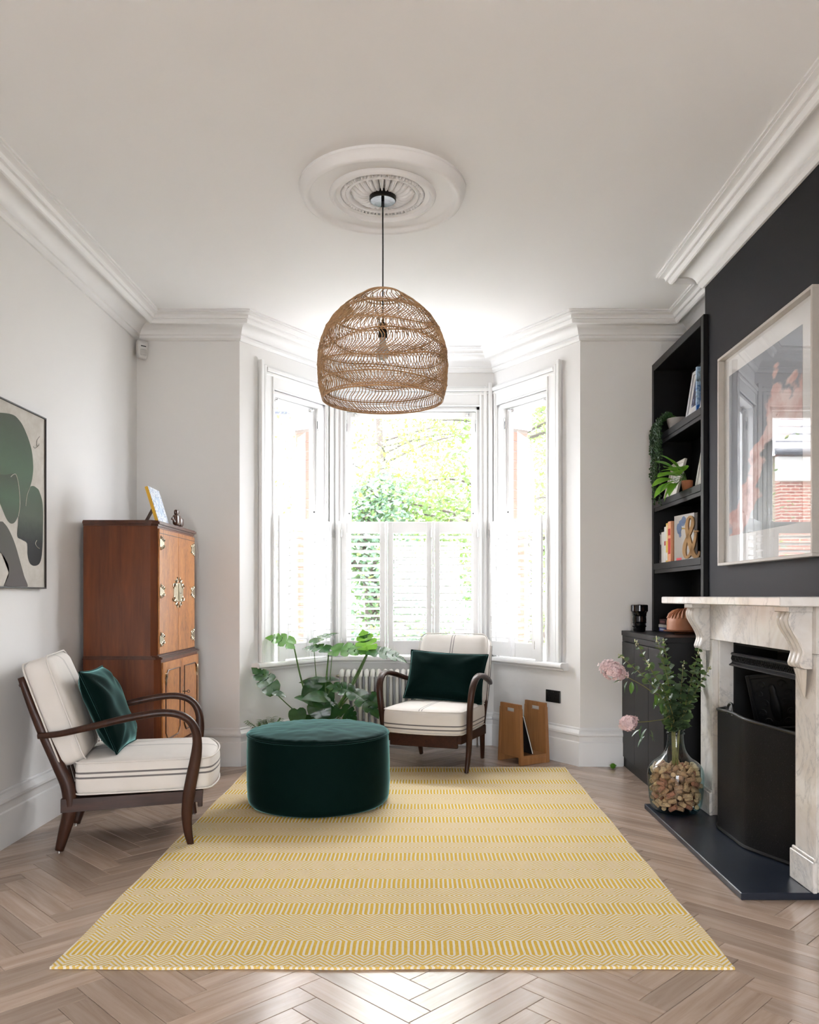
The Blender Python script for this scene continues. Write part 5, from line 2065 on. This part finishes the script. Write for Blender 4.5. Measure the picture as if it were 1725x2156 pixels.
    tag(fr, 'blue and white patterned photo frame with yellow edge on the cabinet', 'photo frame')
    M_ = Matrix.Rotation(math.radians(17), 4, 'Y')
    w_, h = .235, .205
    t = NT('blue_floral_print')
    nz = t.noise(t.coords(), 75, 4, .6, 1)
    fc = t.bsdf(t.ramp(nz, [(.40, (.78, .80, .82, 1)), (.52, (.70, .75, .82, 1)), (.60, (.10, .20, .42, 1))]), .35)
    f = MB().box(-.012, -.010, -w_ / 2, -w_ / 2 + .055, 0, h).box(-.012, -.010, w_ / 2 - .055, w_ / 2, 0, h).box(-.012, -.010, -w_ / 2 + .055, w_ / 2 - .055, 0, .035).box(-.012, -.010, -w_ / 2 + .055, w_ / 2 - .055, h - .05, h)
    f.xf(M_).build('patterned_face', fc, fr)
    MB().box(-.010, .008, -w_ / 2, w_ / 2, 0, h, .0005).xf(M_).build('yellow_edge', plain('yellow_edge', rgb(225, 175, 45), .5), fr)
    MB().box(-.0112, -.0101, -w_ / 2 + .056, w_ / 2 - .056, .036, h - .051).xf(M_).build('photo', print_mat('pale_blue_photo', [(.4, rgb(225, 230, 235)), (.6, rgb(120, 160, 200))], 14), fr)
    MB().prism([(.020, .12), (.085, .0005), (.09, .0005), (.026, .12)], lambda p: (p[0] + .008, -.025, p[1]), lambda p: (p[0] + .008, .025, p[1])).build('easel_strut', MAHOGD, fr)
    # carved figurine
    fg = empty('carved_figurine', (-1.478, 4.975, 1.5795))
    tag(fg, 'small dark glossy carved wooden figurine beside the photo frame on the cabinet', 'figurine')
    D = wood('dark_polished_wood', (.03, .010, .006, 1), (.12, .04, .02, 1), .2, (20, 20, 20), coat=.6)
    unit = lambda a, b, c_, loc, nm: MB().softbox(2 * a, 2 * b, 2 * c_, min(a, b, c_), None, 8).xf(Matrix.Translation(loc)).build(nm, D, fg, True)
    unit(.018, .045, .034, (0, 0, .0345), 'body')
    unit(.016, .034, .028, (0, .072, .0285), 'body')
    unit(.013, .024, .017, (0, -.008, .080), 'head')
    MB().tube(catmull([(0, -.04, .03), (.004, -.07, .022), (.002, -.095, .038), (0, -.11, .028)], 4), [.008, .007, .006, .003], 8).build('tail', D, fg, True)
    MB().tube(catmull([(0, .010, .086), (.002, .03, .094), (0, .045, .080)], 4), [.006, .006, .002], 8).build('beak', D, fg, True)
    for y in (-.012, .018, .05):
        MB().tube([(.010, y, .0006), (.011, y, .012)], .006, 6).build('foot', D, fg, True)


cabinet()


# ================================================================ picture on the side wall
def wall_art():
    X = XL + .022
    ya, yb, za, zb = 3.555, 4.158, 1.189, 2.054
    r = empty('abstract_print', (XL, (ya + yb) / 2, za))
    tag(r, 'framed abstract print of green and grey organic shapes on the side wall', 'picture')
    F = plain('dark_bronze_frame', (.018, .012, .009, 1), .4)
    t = .007
    for (nm, a) in (('frame_rail', (ya, yb, za, za + t)), ('frame_rail', (ya, yb, zb - t, zb)), ('frame_stile', (ya, ya + t, za + t, zb - t)), ('frame_stile', (yb - t, yb, za + t, zb - t))):
        MB().box(XL + .0005, XL + .030, a[0], a[1], a[2], a[3], .001).build(nm, F, r, world=True)
    tt = NT('textured_art_paper')
    n = tt.noise(tt.coords(), 14, 5, .65)
    MB().box(XL + .001, X, ya + t, yb - t, za + t, zb - t).build('sheet', tt.bsdf(tt.ramp(n, [(.3, (.50, .46, .40, 1)), (.7, (.62, .59, .54, 1))]), .8), r, world=True)

    def W(cx_, cy_):
        """crop pixel of the print -> point on the sheet"""
        x, y = cx_ / 4.9, 820 + cy_ / 4.9
        Y = -X * FPX / (VPX - x)
        return (Y, EYE - (y - VPY) * Y / FPX)

    def shade(name, stops):
        q = NT(name)
        s = q.n('ShaderNodeSeparateXYZ')
        cc = q.n('ShaderNodeTexCoord')
        q.l(cc.outputs['Generated'], s.inputs[0])
        nn = q.noise(q.coords(), 30, 4)
        return q.bsdf(q.ramp(q.math('ADD', s.outputs['Z'], q.math('MULTIPLY', q.math('SUBTRACT', nn, .5), .12)), stops), .75)
    gA = shade('green_ink', [(0.0, (.075, .085, .06, 1)), (.5, (.075, .13, .075, 1)), (1, (.06, .075, .05, 1))])
    gB = shade('green_to_black_ink', [(0.0, (.006, .004, .005, 1)), (.30, (.010, .012, .010, 1)), (.62, (.075, .095, .065, 1)), (1, (.06, .10, .06, 1))])
    gC = shade('grey_ink', [(0, (.10, .085, .08, 1)), (1, (.085, .085, .07, 1))])
    line = plain('cream_line', (.62, .59, .52, 1), .8)
    n_ = [0]

    def blob(pts, mat, name='printed_shape', lift=None):
        n_[0] += 1
        lift = n_[0] * .0004
        P = catmull([(W(a, b)[0], W(a, b)[1], 0) for a, b in pts], 6, closed=True)
        P = [p for p in P]
        ymin = ya + t + .001
        poly = [(max(ymin, min(yb - t - .001, p.x)), max(za + t + .001, min(zb - t, p.y))) for p in P]
        bm = bmesh.new()
        vs_ = [bm.verts.new((X + lift, a, b)) for a, b in poly]
        bm.faces.new(vs_)
        bmesh.ops.triangulate(bm, faces=bm.faces[:])
        bm.verts.index_update()
        mb = MB().add([v.co for v in bm.verts], [[v.index for v in f.verts] for f in bm.faces])
        bm.free()
        mb.build(name, mat, r, world=True)
    # big green head shape, continuing beyond the frame edge of the photograph
    blob([(-560, 560), (-420, 300), (-200, 240), (95, 250), (200, 320), (270, 450), (325, 620), (342, 800), (330, 930), (300, 1040), (285, 1130), (262, 1230), (240, 1330), (215, 1330), (200, 1200), (190, 1060), (140, 1000), (0, 1020), (-250, 1060), (-480, 900)], gA)
    blob([(-60, 900), (60, 880), (150, 872), (185, 940), (198, 1080), (200, 1240), (165, 1350), (120, 1385), (75, 1350), (25, 1240), (-20, 1120)], gA)
    blob([(340, 996), (375, 1015), (405, 1055), (440, 1200), (440, 1500), (430, 1700), (405, 1795), (350, 1820), (305, 1790), (282, 1700), (280, 1590), (225, 1550), (178, 1518), (182, 1400), (198, 1250), (240, 1190), (265, 1190), (285, 1080), (305, 1010)], gB)
    blob([(-350, 1500), (-150, 1400), (0, 1362), (45, 1385), (95, 1460), (150, 1590), (200, 1760), (245, 1920), (280, 2040), (150, 2040), (45, 2036), (48, 2000), (80, 1940), (90, 1860), (70, 1780), (0, 1680), (-150, 1600), (-300, 1640)], gC)

    def stroke(pts, w_=.0015, mat=line):
        n_[0] += 1
        P = catmull([(X + .0022, W(a, b)[0], W(a, b)[1]) for a, b in pts], 5)
        MB().tube(P, w_, 5, up=(1, 0, 0)).build('printed_line', mat, r, True, world=True)
    stroke([(108, 902), (130, 880), (158, 876), (180, 940), (196, 1060), (200, 1200), (185, 1310)])
    stroke([(262, 1204), (268, 1130), (285, 1060), (305, 1010)])
    stroke([(375, 1556), (362, 1590), (380, 1625), (402, 1642)])
    stroke([(405, 485), (375, 530), (380, 590), (400, 560)], .0008, F)
    stroke([(340, 588), (358, 606), (400, 575)], .0008, F)


wall_art()


# ================================================================ things in the bay
def radiator():
    r = empty('column_radiator', (-.105, 6.245, 0))
    tag(r, 'white cast iron column radiator under the bay window behind the armchair', 'radiator')
    WM = plain('radiator_enamel', (.78, .76, .73, 1), .35)
    pitch, n = .0465, 22
    m = MB()
    for y in (-.045, 0, .045):
        m.tube([(0, y, .13), (0, y, .545)], .0135, 8)
    for z, e in ((.555, .02), (.12, -.02)):
        m.tube(catmull([(0, -.052, z - e * .6), (0, -.048, z + e * .2), (0, -.025, z + e), (0, .025, z + e), (0, .048, z + e * .2), (0, .052, z - e * .6)], 4), .0200, 8, flat=.0225, up=(1, 0, 0))
    me = m.mesh('radiator_section', WM, True, sharp=50)
    for k in range(n):
        obj_from(me, 'radiator_section', r, ((k - (n - 1) / 2) * pitch, 0, 0))
    for s in (-1, 1):
        for y in (-.03, .03):
            MB().tube([(s * (n / 2 * pitch - .04), y, .0006), (s * (n / 2 * pitch - .04), y * .9, .115)], [.014, .010], 8).build('foot', WM, r, True)
    MB().lathe([(.0, 0), (.010, 0), (.010, .014), (.006, .018), (.006, .026), (0, .027)], 10, cap=False).xf(Matrix.Translation((-n / 2 * pitch, 0, .545)) @ Matrix.Rotation(-PI / 2, 4, 'Y')).build('bleed_valve', BRASS, r, True)
    MB().tube([(n / 2 * pitch + .03, 0, .0006), (n / 2 * pitch + .03, 0, .10), (n / 2 * pitch - .01, 0, .12)], .008, 8).build('pipe', CHROME, r, True)


radiator()


def socket_plate():
    a, L, ang = facet(2)
    # plate on the right hand bay wall
    d = Vector((math.cos(ang), math.sin(ang)))
    sl = (1166 - VPX) / FPX
    u = (sl * a.y - a.x) / (d.x - sl * d.y)
    p = fpt(2, u, -.0055, 0)
    z = EYE - (1466 - VPY) * p.y / FPX
    r = empty('wall_socket', (p.x, p.y, z), ang)
    tag(r, 'black double wall socket on the bay wall above the magazine rack', 'socket')
    MB().box(-.073, .073, -.004, .005, -.043, .043, .002).build('face_plate', BLACKMETAL, r)
    for x in (-.055, .055):
        MB().box(x - .006, x + .006, -.0065, -.004, .020, .034, .001).build('switch', BLACKMETAL, r)
    for x in (-.060, .060, -.012, .008):
        MB().lathe([(0, 0), (.0028, 0), (.0028, .001), (0, .001)], 8, cap=False).xf(Matrix.Translation((x, -.004, .030)) @ Matrix.Rotation(PI / 2, 4, 'X')).build('screw', CHROME, r)
    for x in (-.034, .034):
        for (dx, dz) in ((0, .006), (-.011, -.014), (.011, -.014)):
            MB().box(x + dx - .003, x + dx + .003, -.0044, -.003, dz - .004, dz + .004).build('pin_hole', plain('pin_hole_black', (.002, .002, .002, 1), .9), r)


socket_plate()


def rack():
    p0, ang = Vector((.686, 5.557, 0)), math.atan2(.127, .21)
    r = empty('magazine_rack', p0, ang)
    tag(r, 'oak magazine rack with slotted handles on the floor beside the armchair', 'magazine rack')
    # local x: across the open end, local y: along the side panels
    W2, D, H = .245, .262, .410
    t = .018

    def panel(xb, xt):
        """tapered side panel with a hand slot, leaning from xb at the floor to xt at the top"""
        yb0, yb1, yt0, yt1 = .0, D, .020, D - .020
        lo = lambda f: (yb0 + (yt0 - yb0) * f, yb1 + (yt1 - yb1) * f)
        xs = lambda f: xb + (xt - xb) * f
        m = MB()

        def blk(f0, f1, q0, q1, dx0=0.0, dx1=0.0):
            pts = []
            for f in (f0, f1):
                a, b = lo(f)
                for (x, q) in ((xs(f) + dx0, q0), (xs(f) + t + dx1, q0), (xs(f) + t + dx1, q1), (xs(f) + dx0, q1)):
                    pts.append((x, a + (b - a) * q, max(.0006, f * H)))
            m.add(pts, [(3, 2, 1, 0), (4, 5, 6, 7), (0, 1, 5, 4), (1, 2, 6, 5), (2, 3, 7, 6), (3, 0, 4, 7)])
        s0, s1, q0, q1 = .865, .93, .30, .72
        blk(.12, s0, .07, .93)
        blk(s1, 1, 0, 1)
        blk(s0, s1, .07, q0)
        blk(s0, s1, q1, .93)
        # upright edges, a little prouder
        blk(0, s1, 0, .09, -.004, .004)
        blk(0, s1, .91, 1, -.004, .004)
        return m
    panel(0, .004).build('side_panel', OAK, r)
    panel(W2 - t, W2 - t - .004).build('side_panel', OAK, r)
    MB().box(t, W2 - t, .004, D - .004, .045, .063, .001).build('bottom_board', OAK, r)
    MB().box(t, W2 - t, .002, .020, .0006, .045, .001).build('end_rail', OAK, r)
    MB().box(t, W2 - t, D - .020, D - .002, .0006, .045, .001).build('end_rail', OAK, r)
    # a magazine leaning inside
    o = empty('magazine', p0 + Vector((math.cos(ang) * .1, math.sin(ang) * .1, .064)) + Vector((-math.sin(ang), math.cos(ang), 0)) * .03, ang)
    tag(o, 'dark glossy magazine leaning inside the oak rack', 'magazine')
    M_ = Matrix.Rotation(math.radians(-17), 4, 'Y')
    MB().box(.002, .004, 0, .21, 0, .275).box(-.008, -.006, 0, .21, 0, .275).xf(Matrix.Translation((.026, 0, .002)) @ M_).build('cover', print_mat('dark_magazine', [(.3, rgb(8, 8, 10)), (.6, rgb(30, 32, 36)), (.8, rgb(80, 85, 90))], 14), o)
    MB().box(-.006, .002, .002, .208, .001, .273).xf(Matrix.Translation((.026, 0, .002)) @ M_).build('pages', PAPER, o)


rack()


# ---- monstera
MONS = [(0, 0), (.14, -.09), (.31, -.07), (.45, .05), (.51, .20), (.47, .27), (.15, .27), (.49, .34), (.53, .44), (.47, .54), (.14, .45), (.42, .62), (.40, .72), (.32, .78), (.11, .63), (.25, .84), (.14, .93), (.0, 1.02)]
HEART = [(0, 0), (.14, -.10), (.30, -.08), (.42, .04), (.46, .18), (.46, .32), (.42, .46), (.35, .60), (.26, .74), (.15, .88), (0, 1.02)]


def big_leaf(outline, mat, cup, droop, name='leaf'):
    """leaf blade along +x from its base, width along y"""
    m = MB()
    pts = []
    # refine the outline
    for (a, b) in zip(outline, outline[1:]):
        for k in range(3):
            pts.append((a[0] + (b[0] - a[0]) * k / 3, a[1] + (b[1] - a[1]) * k / 3))
    pts.append(outline[-1])

    def place(w_, l):
        z = cup * abs(w_) - droop * max(0, l) ** 2 - .25 * w_ * w_ + .02 * math.sin(l * 22) * abs(w_)
        return Vector((l, w_, z))
    for s in (-1, 1):
        v, f = [], []
        for (q, l) in pts:
            mid = max(0.0, min(1.0, l * .97 + .0))
            v += [place(0, mid), place(s * q * .5, (l + mid) / 2), place(s * q, l)]
        for i in range(len(pts) - 1):
            for k in range(2):
                a, b, c, d = i * 3 + k, i * 3 + k + 1, (i + 1) * 3 + k + 1, (i + 1) * 3 + k
                f.append((a, b, c, d) if s > 0 else (d, c, b, a))
        m.add(v, f)
    m.tube([place(0, k / 10) + Vector((0, 0, -.004)) for k in range(11)], [.010, .002], 5)
    return m.mesh(name, mat, True, sharp=0)


def monstera():
    base = px(676, 1575, 5.80)
    base.z = 0
    r = empty('monstera_plant', base)
    tag(r, 'large monstera with split leaves behind the pouf in the bay', 'plant')
    MB().lathe([(.0, .0006), (.10, .0006), (.12, .02), (.135, .20), (.14, .22), (.128, .222), (.122, .19), (0, .18)], 32, cap=False).build('pot', plain('grey_pot', (.20, .19, .18, 1), .7), r, True)
    MB().lathe([(0, .205), (.124, .2)], 24, cap=False).build('soil', plain('soil_dark', (.03, .02, .015, 1), 1), r)
    LM = leaf_mat('monstera_leaf', (.012, .06, .022, 1), (.030, .115, .04, 1), .22, .30, 9)
    LB = leaf_mat('monstera_bright_leaf', (.05, .20, .03, 1), (.11, .34, .05, 1), .3, .5, 9)  # lighter green and more translucent than the other leaves
    split = big_leaf(MONS, LM, .12, .35)
    splitb = big_leaf(MONS, LB, .16, .30)
    heart = big_leaf(HEART, LM, .10, .25)
    specs = [  # leaf base px, depth, pointing direction, upward normal hint, size, mesh, stem control px
        ((618, 1357), 5.74, (-.75, -.2, .42), (.30, -.38, .85), .19, splitb, (640, 1450)),
        ((660, 1352), 5.98, (.55, .3, .45), (-.3, -.2, .9), .20, split, (668, 1450)),
        ((693, 1368), 5.86, (-.85, .1, .30), (.1, -.25, .92), .19, split, (686, 1450)),
        ((700, 1370), 5.80, (.85, -.15, .16), (-.05, -.30, .92), .25, splitb, (692, 1460)),
        ((775, 1371), 5.82, (-.15, -.2, .75), (.1, -.85, .3), .15, splitb, (735, 1450)),
        ((778, 1370), 5.80, (.95, -.1, .02), (0, -.22, .95), .26, split, (738, 1452)),
        ((577, 1456), 5.60, (-.42, -.1, .85), (.85, -.42, .3), .21, split, (625, 1500)),
        ((577, 1457), 5.59, (.75, -.2, -.12), (.1, -.3, .9), .09, heart, (627, 1502)),
        ((676, 1434), 5.82, (-.85, .1, .12), (0, -.3, .9), .16, heart, (672, 1490)),
        ((674, 1432), 5.78, (.8, .0, .18), (0, -.2, .9), .14, heart, (672, 1490)),
        ((671, 1440), 5.80, (.65, -.5, -.50), (.2, -.7, .5), .17, heart, (672, 1495)),
        ((669, 1436), 5.76, (-.55, -.55, -.35), (-.3, -.6, .6), .16, heart, (670, 1495)),
        ((688, 1466), 5.62, (-.80, -.45, .12), (0, -.45, .9), .17, heart, (680, 1510)),
        ((656, 1478), 5.66, (-.6, -.5, .42), (.3, -.3, .9), .13, heart, (664, 1510)),
        ((655, 1479), 5.66, (.75, -.3, -.15), (0, -.2, .9), .11, heart, (664, 1510)),
        ((744, 1457), 5.62, (-.80, -.15, .42), (.1, -.4, .9), .18, split, (706, 1500)),
        ((744, 1457), 5.62, (.80, -.35, -.38), (.25, -.25, .93), .24, split, (706, 1502)),
        ((626, 1494), 5.60, (.10, -.55, -.75), (0, -.85, .3), .135, heart, (655, 1530)),
        ((668, 1478), 5.68, (.30, -.3, -.8), (.1, -.9, .1), .18, heart, (672, 1520)),
        ((705, 1490), 5.70, (-.5, -.4, -.55), (-.2, -.8, .4), .13, heart, (694, 1530)),
        ((720, 1492), 5.66, (.80, -.2, -.45), (.1, -.6, .7), .13, split, (702, 1525)),
        ((688, 1470), 5.74, (.85, -.2, -.45), (.2, -.3, .9), .11, heart, (684, 1515)),
        ((655, 1510), 5.62, (-.5, -.5, -.2), (-.2, -.6, .7), .12, heart, (664, 1540)),
        ((782, 1462), 5.66, (.8, -.1, -.5), (.2, -.5, .7), .10, heart, (720, 1505)),
    ]
    for k, (bp, Y, d, up, sz, me, cp) in enumerate(specs):
        b = px(bp[0], bp[1], Y)
        c_ = px(cp[0], cp[1], 5.76)
        root = Vector((random.uniform(-.03, .03), random.uniform(-.03, .03), .19))
        thick = .0085 if k in (0, 2, 5) else (.010 if k == 4 else .0045)
        MB().tube(catmull([root, c_ - base, b - base], 7), [thick, thick * .8, thick * .55], 7).build('stem', STEM, r, True)
        o = obj_from(me, 'leaf', r)
        X_ = Vector(d).normalized()
        Z_ = Vector(up)
        Z_ = (Z_ - X_ * Z_.dot(X_)).normalized()
        Y_ = Z_.cross(X_)
        m4 = Matrix((X_, Y_, Z_)).transposed().to_4x4() @ Matrix.Diagonal((sz, sz, sz, 1))
        m4.translation = b - base
        o.matrix_local = m4


monstera()


def small_plant():
    base = px(566, 1560, 5.44)
    base.z = 0
    r = empty('potted_fern', base)
    tag(r, 'small fern on the floor between the pouf and the bay corner', 'plant')
    MB().lathe([(.0, .0006), (.06, .0006), (.075, .10), (.082, .15), (.074, .15), (.066, .12), (0, .12)], 24, cap=False).build('pot', plain('dark_pot', (.06, .055, .05, 1), .7), r, True)
    random.seed(9)
    lf = simple_leaf(LEAF_D, .045, .014, .3, .4)
    for k in range(14):
        a = random.uniform(0, 2 * PI)
        L = random.uniform(.08, .19)
        tip = Vector((math.cos(a) * L * .75, math.sin(a) * L * .5, random.uniform(.26, .36)))
        pts = catmull([(0, 0, .13), tip * .55 + Vector((0, 0, .09)), tip], 6)
        MB().tube(pts, [.0022, .001], 5).build('stem', STEM, r, True)
        for j in range(3, len(pts)):
            for s in (-1, 1):
                t = (pts[j] - pts[j - 1]).normalized()
                d = (t * .7 + t.cross(Vector((0, 0, 1))).normalized() * s).normalized()
                o = obj_from(lf, 'leaf', r, pts[j])
                o.rotation_euler = d.to_track_quat('X', 'Z').to_euler()


small_plant()

# ================================================================ outside the bay
GZ = -.35
tag(MB().box(-40, 40, 6.75, 60, GZ - .2, GZ).box(-40, 40, -40, YREAR - .2, GZ - .2, GZ).build('ground_outside', plain('paving', (.27, .265, .26, 1), .9, scale=2, amount=.1)), 'pale paving outside the bay window', 'ground', kind='structure')
OUT_D = leaf_mat('tree_leaf_blue_green', (.022, .055, .040, 1), (.060, .105, .085, 1), .7, .25, 1.2)
OUT_L = leaf_mat('tree_leaf_yellow_green', (.026, .050, .014, 1), (.065, .095, .035, 1), .7, .3, 1.2)
BARK = plain('bark', (.05, .04, .035, 1), .9, scale=20, amount=.3, bump=.3)


def tree(name, label, base, h, crown, mat, n, seed, conifer=False, leaf=.10):
    random.seed(seed)
    r = empty(name, (base[0], base[1], GZ))
    tag(r, label, 'tree')
    tr = MB()
    tr.tube(catmull([(0, 0, 0), (.05, 0, h * .35), (-.08, .05, h * .7), (0, 0, h * .95)], 5), [.16, .11, .07, .02], 8)
    tr.build('trunk', BARK, r, True)
    br = MB()
    ends = []
    for k in range(26):
        z = h * random.uniform(.22, .92)
        a = random.uniform(0, 2 * PI)
        q = crown * (random.uniform(.55, 1.0)) * ((1.05 - z / h) * 1.3 if conifer else math.sin(PI * min(1, z / h * .85 + .12)) ** .6)
        e = Vector((math.cos(a) * q, math.sin(a) * q, z + (random.uniform(-.2, .1) if conifer else random.uniform(.1, .7))))
        pts = catmull([(0, 0, z), e * .5 + Vector((random.uniform(-.2, .2), random.uniform(-.2, .2), z * .5 + .15)), e], 4)
        br.tube(pts, [.035, .022, .008], 5)
        ends += pts[3:]
    br.build('branches', BARK, r, True)
    fo = MB()
    vs_, fs = [], []
    for k in range(n):
        c = random.choice(ends) + Vector((random.gauss(0, 1), random.gauss(0, 1), random.gauss(0, .8))) * crown * .17
        a, b = random.uniform(0, 2 * PI), random.uniform(-1, 1)
        d = Vector((math.cos(a), math.sin(a), b)).normalized()
        s = d.orthogonal().normalized()
        L = leaf * random.uniform(.6, 1.3)
        o = len(vs_)
        vs_ += [c, c + d * L * .5 + s * L * .28, c + d * L, c + d * L * .5 - s * L * .28]
        fs.append((o, o + 1, o + 2, o + 3))
    fo.v, fo.f = vs_, fs
    f = fo.build('foliage', mat, r)
    f['kind'] = 'stuff'


tree('tree', 'tall yellow-green tree filling the bookcase side of the middle window', (1.35, 13.0), 6.8, 2.5, OUT_L, 14000, 1)
tree('tree', 'blue-green bushy tree low in the middle window', (-.75, 12.0), 3.4, 1.7, OUT_D, 7000, 2, True)
tree('tree', 'yellow-green street tree seen through the bookcase side window', (3.6, 15.5), 7.0, 2.8, OUT_L, 13000, 3)
tree('tree', 'tree whose high branches hang into the middle window', (-.9, 19.0), 9.0, 3.6, OUT_L, 15000, 4)


def hedge(x0, x1, y0, y1, h, label, seed, mat):
    random.seed(seed)
    r = empty('hedge', ((x0 + x1) / 2, (y0 + y1) / 2, GZ))
    tag(r, label, 'hedge')
    hx, hy = (x1 - x0) / 2, (y1 - y0) / 2
    MB().softbox(2 * hx * .94, 2 * hy * .85, h * .94, .12, None, 6).xf(Matrix.Translation((0, 0, h * .48))).build('hedge_core', BARK, r, True)
    vs_, fs = [], []
    for k in range(5000):
        c = Vector((random.uniform(-hx, hx), random.uniform(-hy, hy), random.uniform(.05, h)))
        f = random.randint(0, 2)
        if f == 0:
            c.y = -hy + random.uniform(-.05, .06)
        elif f == 1:
            c.z = h + random.uniform(-.05, .06)
        else:
            c.x = random.choice((-hx, hx)) + random.uniform(-.05, .05)
        d = Vector((random.gauss(0, 1), random.gauss(0, 1), random.gauss(0, 1))).normalized()
        s = d.orthogonal().normalized()
        L = random.uniform(.05, .10)
        o = len(vs_)
        vs_ += [c, c + d * L * .5 + s * L * .3, c + d * L, c + d * L * .5 - s * L * .3]
        fs.append((o, o + 1, o + 2, o + 3))
    m = MB()
    m.v, m.f = vs_, fs
    m.build('foliage', mat, r)['kind'] = 'stuff'


hedge(-1.6, .25, 9.3, 9.9, 1.05, 'low clipped hedge seen through the louvres above the monstera', 5, OUT_D)
hedge(.9, 3.4, 10.2, 10.8, 1.25, 'low yellow-green hedge seen through the louvres on the bookcase side', 6, OUT_L)


# house across the street (mirrored in the glass of the cloud print)
def brickwall(name, c1, c2, mortar):
    t = NT(name)
    b = t.n('ShaderNodeTexBrick')
    t.l(t.coords(scale=(1, 1, 1), rot=(PI / 2, 0, 0)), b.inputs['Vector'])
    b.inputs['Color1'].default_value = c1
    b.inputs['Color2'].default_value = c2
    b.inputs['Mortar'].default_value = mortar
    b.inputs['Scale'].default_value = 1.0
    b.inputs['Mortar Size'].default_value = .012
    b.inputs['Brick Width'].default_value = .24
    b.inputs['Row Height'].default_value = .085
    return t.bsdf(b.outputs[0], .9)


def house():
    x1, x0, y0, y1, ze = -6.5, -15.0, 22.0, 31.0, 5.0
    r = empty('brick_house', ((x0 + x1) / 2, (y0 + y1) / 2, GZ))
    tag(r, 'red brick house with slate roof across the street beyond the cabinet side window', 'house')
    RB = brickwall('far_red_brick', (.26, .065, .04, 1), (.20, .05, .033, 1), (.36, .30, .25, 1))
    MB().box(x0, x1, y0, y0 + .3, GZ, ze).build('front_wall', RB, r, world=True)
    MB().box(x1 - .3, x1, y0 + .3, y1, GZ, ze).build('side_wall', plain('stock_brick', (.20, .16, .11, 1), .9, scale=6, amount=.3), r, world=True)
    MB().box(x0 - .1, x1 + .12, y0 - .12, y0 + .05, ze - .75, ze - .1, .02).build('stone_frieze', STONE, r, world=True)
    SL = plain('slate', (.20, .20, .22, 1), .6, scale=8, amount=.2)
    rise = 4.2
    rows = 16
    for k in range(rows):
        f0, f1 = k / rows, (k + 1.15) / rows
        ya, yb = y0 - .35 + f0 * 4.8, y0 - .35 + f1 * 4.8
        za, zb = ze + f0 * rise, ze + f1 * rise
        q0, q1 = x1 + .3 - f0 * 2.6, x1 + .3 - f1 * 2.6
        MB().add([(x0, ya, za), (q0, ya, za), (q1, yb, zb), (x0, yb, zb), (x0, ya, za + .06), (q0, ya, za + .06), (q1, yb, zb + .02), (x0, yb, zb + .02)],
                 [(3, 2, 1, 0), (4, 5, 6, 7), (0, 1, 5, 4), (1, 2, 6, 5), (2, 3, 7, 6), (3, 0, 4, 7)]).build('slate_course', SL, r, world=True)
    MB().add([(x1 + .3, y0 - .35, ze), (x1 + .3, y1, ze), (x1 - 2.3, y0 + 4.4, ze + rise), (x1 - 2.3, y1, ze + rise)], [(0, 1, 3, 2)]).build('side_roof', SL, r, world=True)
    DP = plain('black_pipe', (.03, .035, .05, 1), .5)
    MB().tube([(x0, y0 - .42, ze - .05), (x1 + .3, y0 - .42, ze - .05)], .07, 8).build('gutter', DP, r, True, world=True)
    MB().tube(catmull([(-8.15, y0 - .40, ze - .08), (-8.15, y0 - .36, ze - .5), (-8.25, y0 - .10, ze - .9), (-8.25, y0 - .10, GZ)], 4), .055, 8).build('downpipe', DP, r, True, world=True)
    for (xa, za, zb) in ((-11.2, 2.9, 4.2), (-11.2, .4, 2.0)):
        f = MB().box(xa, xa + 1.5, y0 - .03, y0 + .02, za, zb, .02).build('window', STONE, r, world=True)
        MB().box(xa + .1, xa + 1.4, y0 - .04, y0 - .032, za + .1, zb - .1).build('pane', plain('dark_pane', (.06, .07, .08, 1), .1), f, world=True)
    h = empty('white_house', (-5.2, 38, GZ))
    tag(h, 'pale rendered house with a dark gutter far behind the cabinet side window', 'house')
    MB().box(-9.0, -3.4, 36, 44, GZ, 9.2).build('walls', STONE, h, world=True)
    MB().add([(-9.4, 35.6, 9.2), (-3.0, 35.6, 9.2), (-3.0, 44.4, 9.2), (-9.4, 44.4, 9.2), (-6.2, 37.6, 11.6), (-6.2, 42.4, 11.6)], [(0, 1, 4), (1, 2, 5, 4), (2, 3, 5), (3, 0, 4, 5), (3, 2, 1, 0)]).build('roof', SL, h, world=True)
    MB().tube([(-9.4, 35.5, 9.15), (-3.0, 35.5, 9.15)], .10, 8).build('gutter', DP, h, True, world=True)
    for xa in (-8.2, -6.0):
        f = MB().box(xa, xa + 1.2, 35.95, 36.02, 5.4, 7.6, .03).build('window', STONE, h, world=True)
        MB().box(xa + .12, xa + 1.08, 35.93, 35.948, 5.5, 7.5).build('pane', plain('grey_pane', (.25, .27, .3, 1), .1), f, world=True)


house()
